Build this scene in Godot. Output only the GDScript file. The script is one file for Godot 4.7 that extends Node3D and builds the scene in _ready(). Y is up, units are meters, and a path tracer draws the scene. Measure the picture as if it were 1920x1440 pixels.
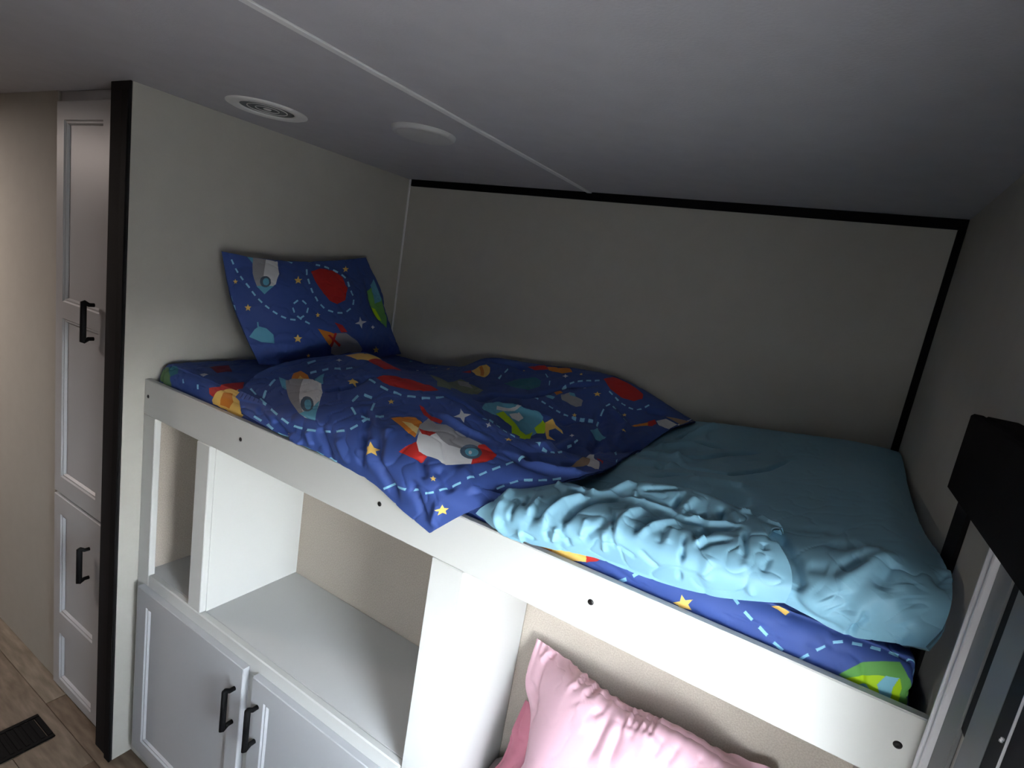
extends Node3D
# A bunk room in a travel trailer. x runs along the bunk, y is up, z comes out of the bunk towards the room.

const LEN := 1.95      # between the partition (x = 0) and the right wall
const TALL := 2.131    # ceiling
const BACK := -1.038   # back wall
const FRONT := 1.42    # wall behind the camera

const NET_PRINT := [10, 7, [
	0.491,1.347,0.012,0.609,1.336,0.014,0.739,1.332,0.016,0.869,1.327,0.02,0.975,1.319,0.024,1.06,1.295,0.03,1.14,1.275,0.032,
	0.427,1.365,-.025,0.595,1.374,0,0.763,1.395,0.012,0.896,1.385,0.022,1.024,1.388,0.034,1.126,1.377,0.036,1.219,1.348,0.016,
	0.354,1.39,-.1,0.527,1.396,-.07,0.721,1.424,-.05,0.896,1.428,-.035,1.021,1.433,-.035,1.144,1.41,-.045,1.279,1.384,-.075,
	0.328,1.411,-.17,0.47,1.423,-.17,0.652,1.442,-.16,0.832,1.446,-.15,0.985,1.442,-.15,1.126,1.422,-.17,1.357,1.423,-.155,
	0.304,1.426,-.27,0.448,1.448,-.28,0.622,1.471,-.28,0.792,1.469,-.27,0.948,1.457,-.28,1.135,1.429,-.26,1.379,1.425,-.265,
	0.307,1.432,-.38,0.394,1.459,-.4,0.477,1.483,-.42,0.606,1.466,-.42,0.794,1.464,-.42,1.142,1.394,-.31,1.365,1.417,-.365,
	0.273,1.384,-.56,0.356,1.384,-.58,0.453,1.384,-.6,0.594,1.409,-.6,0.773,1.425,-.58,1.122,1.417,-.44,1.358,1.411,-.52,
	0.333,1.384,-.78,0.42,1.385,-.8,0.504,1.411,-.82,0.61,1.436,-.84,0.819,1.448,-.8,1.071,1.459,-.7,1.364,1.427,-.74,
	0.314,1.384,-.93,0.411,1.398,-.95,0.503,1.418,-.96,0.597,1.471,-.96,0.798,1.492,-.96,1.116,1.518,-.95,1.408,1.441,-.93,
	0.36,1.384,-1,0.45,1.384,-1.015,0.54,1.384,-1.02,0.63,1.384,-1.02,0.78,1.384,-1.02,1.1,1.384,-1.02,1.38,1.39,-1.01]]
const NET_BLUE := [8, 8, [
	1.22,1.384,-.12,1.34,1.384,-.12,1.46,1.384,-.12,1.58,1.384,-.12,1.761,1.39,-.014,1.83,1.38,-.014,1.881,1.393,-.014,1.912,1.429,0.035,
	1.22,1.385,-.125,1.34,1.385,-.125,1.46,1.39,-.125,1.58,1.395,-.125,1.762,1.42,-.008,1.821,1.423,0.002,1.876,1.433,0,1.93,1.451,0,
	1.22,1.385,-.15,1.34,1.386,-.15,1.46,1.395,-.15,1.58,1.405,-.15,1.762,1.444,-.04,1.817,1.461,-.02,1.873,1.476,-.015,1.936,1.484,-.043,
	1.22,1.385,-.2,1.34,1.388,-.2,1.46,1.4,-.2,1.58,1.41,-.2,1.768,1.465,-.11,1.821,1.49,-.09,1.877,1.504,-.08,1.936,1.491,-.145,
	1.24,1.385,-.33,1.461,1.422,-.33,1.57,1.437,-.32,1.657,1.448,-.32,1.759,1.473,-.3,1.827,1.495,-.29,1.877,1.506,-.28,1.934,1.479,-.318,
	1.25,1.385,-.62,1.412,1.405,-.64,1.527,1.429,-.64,1.641,1.45,-.64,1.744,1.474,-.64,1.825,1.492,-.64,1.883,1.498,-.64,1.938,1.48,-.57,
	1.333,1.414,-.97,1.429,1.439,-.97,1.539,1.456,-.975,1.644,1.47,-.975,1.75,1.484,-.975,1.836,1.494,-.975,1.898,1.496,-.975,1.944,1.496,-.975,
	1.28,1.384,-1.022,1.4,1.384,-1.022,1.5,1.384,-1.022,1.6,1.384,-1.022,1.72,1.384,-1.022,1.8,1.384,-1.022,1.87,1.384,-1.022,1.93,1.384,-1.022]]
const NET_ROLL := [7, 7, [
	1.221,1.339,0.004,1.296,1.321,0.006,1.393,1.332,0,1.476,1.341,-.018,1.57,1.344,-.018,1.67,1.361,-.014,1.756,1.392,-.014,
	1.236,1.36,0.008,1.294,1.354,0.022,1.387,1.362,0.018,1.473,1.376,0.006,1.564,1.388,0.008,1.664,1.404,0.006,1.758,1.423,-.006,
	1.251,1.375,-.012,1.299,1.379,0.012,1.386,1.392,0.006,1.473,1.409,0.004,1.56,1.418,0,1.656,1.429,-.006,1.75,1.444,-.025,
	1.258,1.384,-.06,1.308,1.394,-.04,1.392,1.414,-.045,1.473,1.425,-.045,1.563,1.432,-.04,1.654,1.445,-.04,1.729,1.461,-.05,
	1.277,1.385,-.11,1.338,1.411,-.1,1.407,1.421,-.1,1.479,1.43,-.095,1.57,1.434,-.09,1.655,1.452,-.085,1.708,1.467,-.08,
	1.298,1.392,-.14,1.338,1.406,-.14,1.406,1.415,-.14,1.474,1.45,-.16,1.569,1.461,-.18,1.662,1.459,-.165,1.727,1.464,-.12,
	1.25,1.384,-.17,1.32,1.384,-.19,1.4,1.385,-.2,1.47,1.4,-.23,1.58,1.405,-.25,1.68,1.42,-.23,1.735,1.42,-.16]]
const NET_MATT := [10, 11, [
	0.012,1.256,-.041,0.014,1.255,-.035,0.05,1.255,-.029,0.12,1.255,-.029,0.6,1.255,-.029,1.1,1.255,-.029,1.5,1.255,-.029,1.82,1.255,-.029,1.9,1.255,-.029,1.928,1.255,-.034,1.93,1.256,-.041,
	0.012,1.256,-.04,0.014,1.302,-.033,0.05,1.31,-.027,0.12,1.31,-.027,0.6,1.31,-.027,1.1,1.31,-.027,1.5,1.31,-.027,1.82,1.31,-.027,1.9,1.31,-.027,1.928,1.303,-.033,1.93,1.256,-.04,
	0.012,1.256,-.043,0.014,1.331,-.037,0.05,1.343,-.031,0.12,1.343,-.031,0.6,1.343,-.031,1.1,1.343,-.031,1.5,1.343,-.031,1.82,1.343,-.031,1.9,1.343,-.031,1.928,1.332,-.037,1.93,1.256,-.043,
	0.012,1.256,-.059,0.014,1.348,-.053,0.05,1.363,-.047,0.12,1.363,-.047,0.6,1.363,-.047,1.1,1.363,-.047,1.5,1.363,-.047,1.82,1.363,-.047,1.9,1.363,-.047,1.928,1.349,-.052,1.93,1.256,-.059,
	0.012,1.256,-.091,0.014,1.354,-.086,0.05,1.37,-.08,0.12,1.37,-.08,0.6,1.37,-.08,1.1,1.37,-.08,1.5,1.37,-.08,1.82,1.37,-.08,1.9,1.37,-.08,1.928,1.356,-.085,1.93,1.256,-.091,
	0.012,1.256,-.306,0.014,1.354,-.303,0.05,1.37,-.3,0.12,1.37,-.3,0.6,1.37,-.3,1.1,1.37,-.3,1.5,1.37,-.3,1.82,1.37,-.3,1.9,1.37,-.3,1.928,1.356,-.303,1.93,1.256,-.306,
	0.012,1.256,-.696,0.014,1.354,-.698,0.05,1.37,-.7,0.12,1.37,-.7,0.6,1.37,-.7,1.1,1.37,-.7,1.5,1.37,-.7,1.82,1.37,-.7,1.9,1.37,-.7,1.928,1.356,-.698,1.93,1.256,-.696,
	0.012,1.256,-.94,0.014,1.354,-.945,0.05,1.37,-.95,0.12,1.37,-.95,0.6,1.37,-.95,1.1,1.37,-.95,1.5,1.37,-.95,1.82,1.37,-.95,1.9,1.37,-.95,1.928,1.356,-.945,1.93,1.256,-.94,
	0.012,1.256,-.998,0.014,1.345,-1.004,0.05,1.36,-1.01,0.12,1.36,-1.01,0.6,1.36,-1.01,1.1,1.36,-1.01,1.5,1.36,-1.01,1.82,1.36,-1.01,1.9,1.36,-1.01,1.928,1.347,-1.005,1.93,1.256,-.998,
	0.012,1.256,-1.003,0.014,1.259,-1.009,0.05,1.26,-1.015,0.12,1.26,-1.015,0.6,1.26,-1.015,1.1,1.26,-1.015,1.5,1.26,-1.015,1.82,1.26,-1.015,1.9,1.26,-1.015,1.928,1.259,-1.01,1.93,1.256,-1.003]]
const NET_PILLOW := [5, 5, [
	0.15,1.38,-.271,0.17,1.38,-.378,0.17,1.38,-.539,0.15,1.38,-.759,0.1,1.38,-1.006,
	0.135,1.469,-.229,0.185,1.481,-.324,0.2,1.487,-.463,0.17,1.487,-.692,0.1,1.457,-.952,
	0.12,1.546,-.199,0.175,1.566,-.274,0.19,1.583,-.415,0.16,1.593,-.632,0.08,1.573,-.894,
	0.09,1.616,-.19,0.15,1.645,-.247,0.165,1.658,-.384,0.14,1.67,-.588,0.065,1.642,-.879,
	0.045,1.723,-.185,0.08,1.718,-.28,0.085,1.724,-.43,0.075,1.746,-.61,0.04,1.773,-.792]]
const NET_PINK := [5, 5, [
	1.3,0.555,-.12,1.4,0.552,-.09,1.52,0.552,-.08,1.68,0.552,-.08,1.85,0.555,-.11,
	1.361,0.758,-.155,1.405,0.63,-.05,1.53,0.63,-.03,1.69,0.63,-.035,1.875,0.64,-.1,
	1.332,0.81,-.205,1.4,0.75,-.085,1.53,0.75,-.06,1.69,0.75,-.065,1.875,0.75,-.14,
	1.281,0.843,-.255,1.407,0.925,-.185,1.522,0.939,-.165,1.675,0.954,-.175,1.86,0.865,-.22,
	1.27,0.926,-.305,1.369,0.923,-.29,1.49,0.897,-.28,1.664,0.905,-.28,1.825,0.921,-.295]]
const NET_PINK2 := [4, 4, [
	1.225,0.553,-.2,1.29,0.553,-.15,1.4,0.553,-.14,1.58,0.553,-.16,
	1.264,0.611,-.24,1.29,0.6,-.17,1.4,0.62,-.17,1.58,0.6,-.22,
	1.266,0.686,-.27,1.341,0.735,-.225,1.4,0.7,-.23,1.58,0.68,-.26,
	1.267,0.739,-.315,1.319,0.752,-.3,1.4,0.77,-.3,1.56,0.75,-.31]]
const FOLDS_PRINT := [
	[-.012,0.01,0.904,1.414,-.006,0.934,1.384,0.026,0.931,1.346,0.026],
	[-.015,0.011,0.956,1.412,0.004,1.006,1.357,0.035,1.048,1.316,0.031],
	[-.012,0.009,0.612,1.361,0.01,0.678,1.333,0.015],
	[-.013,0.009,0.786,1.39,0.016,0.808,1.364,0.02,0.834,1.336,0.019],
	[0.011,0.011,0.949,1.429,-.029,1.017,1.376,0.037],
	[0.009,0.01,0.936,1.407,0.008,0.968,1.359,0.032],
	[-.011,0.009,1.075,1.412,0.004,1.113,1.379,0.037],
	[-.011,0.011,0.667,1.464,-.239,0.681,1.443,-.159,0.652,1.429,-.103],
	[-.013,0.011,1.117,1.402,0.008,1.173,1.37,0.024],
	[0.011,0.011,0.689,1.341,0.015,0.736,1.332,0.016],
	[0.009,0.011,0.851,1.384,0.021,0.894,1.339,0.022],
	[0.009,0.009,0.747,1.372,0.017,0.77,1.339,0.017],
	[-.009,0.008,0.825,1.435,-.075,0.881,1.428,-.039,0.904,1.414,-.006],
	[-.009,0.008,0.595,1.416,-.09,0.599,1.431,-.138],
	[-.007,0.008,0.531,1.369,-.008,0.606,1.345,0.012],
	[0.009,0.011,0.969,1.447,-.181,1.057,1.431,-.172,1.109,1.425,-.183],
	[-.011,0.011,0.895,1.463,-.289,0.959,1.453,-.305,1.047,1.44,-.269],
	[0.011,0.013,1.149,1.405,-.027,1.208,1.373,0],
	[-.009,0.009,1.085,1.37,0.041,1.126,1.293,0.031],
	[0.009,0.009,1.154,1.349,0.035,1.144,1.291,0.03],
	[-.007,0.009,1.106,1.339,0.038,1.08,1.35,0.04],
	[-.009,0.013,1.189,1.425,-.203,1.244,1.421,-.163,1.303,1.425,-.177,1.332,1.426,-.241],
	[-.018,0.013,1.182,1.446,-.687,1.259,1.416,-.491,1.288,1.405,-.384],
	[-.015,0.012,1.325,1.41,-.441,1.358,1.414,-.58,1.369,1.43,-.77],
	[0.015,0.017,1.117,1.4,-.356,1.22,1.427,-.242,1.217,1.4,-.366,1.219,1.413,-.439],
	[-.013,0.013,0.888,1.432,-.444,0.865,1.427,-.595,0.955,1.438,-.628,0.994,1.454,-.697],
	[-.012,0.011,0.964,1.445,-.666,1.01,1.471,-.761,1.1,1.496,-.829],
	[0.012,0.013,0.942,1.424,-.52,1.054,1.427,-.507,1.146,1.423,-.483],
	[-.012,0.011,1.146,1.423,-.483,1.16,1.432,-.559,1.208,1.432,-.598],
	[-.012,0.009,0.619,1.47,-.922,0.74,1.477,-.908,0.805,1.473,-.88],
	[0.011,0.011,1.191,1.455,-.74,1.269,1.431,-.662,1.31,1.413,-.5],
	[-.012,0.011,1.279,1.457,-.812,1.329,1.455,-.856],
	[-.009,0.008,1.243,1.424,-.557,1.315,1.409,-.405],
	[0.011,0.009,1.213,1.43,-.588,1.267,1.416,-.499],
	[0.009,0.009,1.233,1.418,-.146,1.315,1.422,-.154,1.352,1.426,-.176],
	[-.009,0.009,1.18,1.419,-.153,1.235,1.416,-.132,1.308,1.415,-.132]]
const FOLDS_BLUE := [
	[-.008,0.004,1.847,1.434,0.002,1.849,1.42,0.001,1.842,1.401,-.006,1.841,1.38,-.015],
	[-.009,0.009,1.868,1.496,-.043,1.86,1.477,-.018,1.86,1.463,-.006],
	[-.012,0.01,1.837,1.488,-.048,1.822,1.475,-.036,1.811,1.465,-.03],
	[0.009,0.012,1.871,1.5,-.057,1.845,1.488,-.038,1.822,1.461,-.017,1.81,1.439,-.003],
	[0.006,0.012,1.86,1.466,-.007,1.849,1.443,0,1.836,1.402,-.004],
	[-.004,0.006,1.89,1.405,-.005,1.895,1.418,0.001,1.896,1.43,0.002],
	[-.006,0.007,1.93,1.49,-.078,1.922,1.487,-.049,1.93,1.483,-.04],
	[0.006,0.009,1.922,1.49,-.063,1.934,1.49,-.082,1.936,1.487,-.056],
	[-.005,0.01,1.815,1.443,-.004,1.824,1.431,0.001,1.832,1.418,0.002],
	[0.004,0.012,1.803,1.431,0.001,1.815,1.419,0.002],
	[-.006,0.01,1.791,1.474,-.101,1.811,1.484,-.075,1.831,1.494,-.089],
	[-.005,0.01,1.755,1.463,-.149,1.787,1.476,-.154,1.802,1.482,-.124],
	[0.005,0.01,1.831,1.491,-.067,1.855,1.498,-.059],
	[0.004,0.014,1.884,1.48,-.021,1.893,1.467,-.01],
	[-.004,0.012,1.771,1.447,-.039,1.796,1.458,-.032],
	[-.004,0.012,1.898,1.482,-.029,1.893,1.467,-.01,1.899,1.456,-.005],
	[0.004,0.012,1.869,1.465,-.007,1.882,1.441,-.001,1.892,1.429,0.001],
	[-.004,0.012,1.784,1.436,-.008,1.803,1.431,0.001,1.822,1.412,0],
	[-.005,0.008,1.757,1.404,-.011,1.795,1.39,-.005,1.835,1.384,-.012],
	[-.019,0.01,1.388,1.406,-.706,1.465,1.423,-.739,1.538,1.434,-.702],
	[-.023,0.011,1.391,1.401,-.581,1.459,1.413,-.57,1.511,1.424,-.582,1.552,1.433,-.647,1.62,1.449,-.695],
	[-.021,0.007,1.353,1.402,-.424,1.432,1.413,-.458,1.509,1.426,-.443,1.596,1.44,-.438,1.659,1.451,-.532,1.699,1.463,-.641],
	[-.013,0.009,1.458,1.421,-.31,1.49,1.427,-.349,1.52,1.431,-.371],
	[-.015,0.009,1.409,1.414,-.749,1.436,1.436,-.893],
	[0.015,0.012,1.375,1.399,-.618,1.429,1.411,-.688,1.473,1.421,-.708],
	[0.015,0.012,1.362,1.4,-.505,1.413,1.406,-.529,1.464,1.416,-.503,1.501,1.422,-.528],
	[0.013,0.012,1.371,1.406,-.38,1.436,1.415,-.421,1.49,1.423,-.438],
	[0.011,0.008,1.453,1.413,-.523,1.489,1.421,-.476],
	[-.013,0.012,1.45,1.415,-.464,1.455,1.42,-.386],
	[-.019,0.018,1.519,1.427,-.28,1.564,1.432,-.277,1.61,1.432,-.265,1.664,1.445,-.271],
	[0.015,0.016,1.414,1.415,-.751,1.44,1.432,-.853,1.485,1.448,-.935],
	[0.009,0.02,1.531,1.433,-.339,1.602,1.442,-.35,1.653,1.448,-.355],
	[-.012,0.01,1.717,1.448,-.132,1.752,1.444,-.054,1.764,1.431,-.015,1.766,1.4,-.009]]
const FOLDS_ROLL := [
	[-.009,0.005,1.296,1.39,-.032,1.302,1.38,0.011,1.305,1.36,0.023],
	[-.016,0.009,1.396,1.42,-.092,1.361,1.408,-.048,1.352,1.391,0.001,1.341,1.367,0.021],
	[-.018,0.009,1.467,1.432,-.104,1.42,1.421,-.061,1.404,1.409,-.023,1.4,1.395,0.005,1.4,1.389,0.011],
	[-.009,0.009,1.474,1.422,-.031,1.466,1.409,0.002,1.441,1.374,0.01],
	[-.012,0.006,1.576,1.433,-.081,1.531,1.428,-.037,1.522,1.418,-.002],
	[-.009,0.004,1.475,1.424,-.04,1.488,1.413,0.001,1.498,1.383,0.007],
	[0.011,0.009,1.258,1.384,-.06,1.273,1.376,0.004,1.278,1.353,0.02,1.291,1.325,0.008],
	[0.012,0.009,1.412,1.421,-.069,1.38,1.408,-.033,1.366,1.392,0.002,1.37,1.373,0.018],
	[0.011,0.009,1.518,1.429,-.077,1.496,1.427,-.043,1.493,1.417,-.006,1.499,1.396,0.009],
	[0.009,0.008,1.579,1.433,-.069,1.544,1.428,-.028,1.531,1.415,0.002],
	[0.008,0.005,1.409,1.393,0.008,1.424,1.352,0.005],
	[0.007,0.005,1.327,1.353,0.022,1.329,1.327,0.007],
	[0.007,0.005,1.439,1.408,-.003,1.439,1.379,0.012],
	[0.007,0.005,1.395,1.382,0.015,1.392,1.353,0.014],
	[0.008,0.005,1.475,1.403,0.008,1.482,1.366,-.001],
	[-.005,0.004,1.327,1.348,0.02,1.359,1.341,0.012],
	[-.007,0.005,1.377,1.371,0.018,1.385,1.347,0.012],
	[-.007,0.005,1.424,1.352,0.005,1.415,1.369,0.015],
	[-.005,0.004,1.502,1.389,0.008,1.536,1.378,0.005],
	[-.005,0.005,1.305,1.395,-.049,1.316,1.387,-.002],
	[0.007,0.005,1.329,1.399,-.04,1.332,1.383,0.012],
	[-.012,0.004,1.597,1.433,-.024,1.604,1.413,0.006,1.607,1.368,-.005],
	[-.018,0.008,1.66,1.453,-.084,1.626,1.443,-.068,1.615,1.437,-.034],
	[-.008,0.006,1.661,1.447,-.042,1.635,1.438,-.026,1.623,1.428,-.007],
	[-.009,0.005,1.678,1.457,-.076,1.681,1.45,-.041,1.688,1.436,-.014],
	[0.008,0.006,1.689,1.431,-.008,1.712,1.387,-.008],
	[0.008,0.005,1.626,1.439,-.033,1.618,1.431,-.013],
	[-.015,0.005,1.518,1.427,-.038,1.552,1.43,-.07,1.614,1.441,-.082],
	[0.007,0.005,1.673,1.452,-.054,1.683,1.439,-.018],
	[-.005,0.005,1.708,1.458,-.05,1.712,1.451,-.036],
	[-.005,0.005,1.721,1.447,-.029,1.718,1.429,-.007],
	[0.005,0.007,1.574,1.433,-.038,1.578,1.419,0],
	[-.005,0.006,1.563,1.43,-.032,1.565,1.415,0.003],
	[-.005,0.005,1.54,1.396,0.009,1.573,1.376,0.002],
	[0.007,0.009,1.643,1.425,-.002,1.643,1.386,0.002],
	[0.007,0.006,1.325,1.406,-.11,1.362,1.414,-.085,1.386,1.419,-.093,1.411,1.422,-.092,1.436,1.426,-.102,1.464,1.43,-.101,1.494,1.433,-.1,1.522,1.434,-.101,1.55,1.435,-.101,1.57,1.437,-.101],
	[0.007,0.006,1.499,1.432,-.095,1.527,1.432,-.095,1.553,1.434,-.096,1.582,1.435,-.086,1.599,1.439,-.089,1.622,1.443,-.085,1.646,1.45,-.092,1.673,1.457,-.091],
	[0.005,0.005,1.329,1.407,-.121,1.337,1.41,-.095],
	[0.005,0.005,1.382,1.418,-.114,1.387,1.418,-.086],
	[0.005,0.005,1.404,1.42,-.116,1.41,1.422,-.091],
	[0.005,0.005,1.479,1.443,-.124,1.485,1.435,-.106],
	[0.005,0.005,1.504,1.438,-.111,1.502,1.433,-.101],
	[0.005,0.005,1.55,1.441,-.114,1.553,1.435,-.101],
	[0.005,0.005,1.571,1.442,-.111,1.576,1.435,-.09],
	[0.005,0.005,1.588,1.442,-.106,1.598,1.438,-.088],
	[0.005,0.005,1.581,1.441,-.107,1.584,1.436,-.09],
	[0.005,0.005,1.628,1.452,-.116,1.632,1.447,-.091],
	[0.005,0.005,1.649,1.459,-.138,1.667,1.456,-.098],
	[0.005,0.005,1.606,1.443,-.1,1.604,1.439,-.087],
	[-.012,0.006,1.559,1.456,-.147,1.551,1.438,-.107],
	[-.011,0.007,1.632,1.459,-.148,1.633,1.447,-.092],
	[-.009,0.007,1.614,1.45,-.118,1.597,1.442,-.103],
	[0.009,0.009,1.582,1.458,-.149,1.571,1.442,-.111],
	[0.009,0.008,1.464,1.447,-.15,1.444,1.433,-.123,1.435,1.426,-.104],
	[-.009,0.006,1.548,1.461,-.166,1.513,1.454,-.145,1.489,1.447,-.131],
	[0.008,0.004,1.657,1.46,-.15,1.675,1.46,-.153],
	[0.008,0.004,1.688,1.461,-.144,1.705,1.464,-.125,1.726,1.465,-.117],
	[-.008,0.005,1.701,1.466,-.104,1.717,1.465,-.063,1.735,1.42,-.16]]
const FOLDS_PILLOW := [
	[-.008,0.014,0.078,1.691,-.767,0.109,1.616,-.77,0.119,1.532,-.824],
	[-.006,0.014,0.149,1.422,-.267,0.175,1.453,-.314,0.188,1.45,-.377],
	[0.006,0.02,0.108,1.662,-.219,0.161,1.563,-.246],
	[-.005,0.02,0.116,1.697,-.355,0.184,1.605,-.333],
	[0.005,0.012,0.123,1.467,-.871,0.102,1.39,-.99]]
const FOLDS_PINK := [
	[0.006,0.008,1.302,0.898,-.271,1.313,0.916,-.283,1.325,0.925,-.296],
	[0.006,0.008,1.408,0.929,-.189,1.42,0.942,-.209,1.416,0.921,-.265],
	[0.006,0.008,1.441,0.94,-.183,1.449,0.942,-.212,1.44,0.905,-.283],
	[0.006,0.008,1.473,0.943,-.181,1.475,0.936,-.218,1.469,0.899,-.281],
	[0.006,0.008,1.508,0.944,-.18,1.505,0.94,-.207,1.494,0.901,-.272],
	[-.006,0.008,1.323,0.916,-.274,1.328,0.925,-.296],
	[-.006,0.008,1.421,0.936,-.189,1.426,0.938,-.229],
	[-.006,0.008,1.453,0.943,-.185,1.457,0.937,-.222],
	[-.006,0.008,1.498,0.864,-.115,1.507,0.896,-.132,1.513,0.934,-.161,1.508,0.943,-.198],
	[-.006,0.008,1.539,0.874,-.116,1.542,0.916,-.141,1.546,0.948,-.174,1.529,0.941,-.208],
	[-.006,0.008,1.393,0.921,-.276,1.411,0.913,-.284],
	[-.006,0.008,1.479,0.928,-.159,1.494,0.941,-.174,1.501,0.94,-.207],
	[-.006,0.008,1.568,0.932,-.149,1.568,0.951,-.172,1.561,0.949,-.202],
	[-.006,0.008,1.333,0.843,-.205,1.323,0.873,-.231,1.316,0.912,-.274],
	[0.006,0.006,1.551,0.944,-.209,1.551,0.949,-.176,1.55,0.934,-.154],
	[0.006,0.006,1.555,0.9,-.273,1.563,0.953,-.182,1.562,0.94,-.157],
	[0.006,0.006,1.572,0.901,-.273,1.579,0.956,-.181,1.577,0.943,-.157],
	[0.006,0.006,1.593,0.949,-.213,1.592,0.958,-.178,1.59,0.943,-.156],
	[0.006,0.006,1.607,0.954,-.208,1.605,0.96,-.179,1.603,0.946,-.157],
	[-.007,0.005,1.558,0.944,-.212,1.559,0.952,-.18,1.558,0.943,-.162],
	[-.007,0.005,1.565,0.902,-.272,1.573,0.955,-.183,1.573,0.948,-.164],
	[-.007,0.005,1.589,0.946,-.216,1.589,0.958,-.181,1.588,0.95,-.163],
	[-.007,0.005,1.601,0.952,-.211,1.601,0.959,-.18,1.6,0.951,-.163],
	[-.005,0.006,1.633,0.958,-.208,1.623,0.952,-.163,1.616,0.926,-.141],
	[-.005,0.006,1.663,0.955,-.215,1.652,0.953,-.166,1.645,0.927,-.144],
	[-.005,0.006,1.708,0.909,-.283,1.697,0.948,-.179,1.689,0.924,-.154],
	[-.005,0.006,1.738,0.912,-.286,1.726,0.94,-.194,1.718,0.92,-.165],
	[0.007,0.014,1.529,0.869,-.114,1.529,0.91,-.139,1.53,0.942,-.168],
	[0.007,0.016,1.565,0.888,-.121,1.567,0.926,-.144,1.562,0.949,-.17],
	[-.006,0.012,1.347,0.82,-.177,1.339,0.85,-.201,1.299,0.852,-.243],
	[0.004,0.016,1.439,0.93,-.171,1.48,0.905,-.141],
	[0.008,0.02,1.599,0.905,-.129,1.597,0.932,-.146,1.601,0.956,-.169]]
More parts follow.
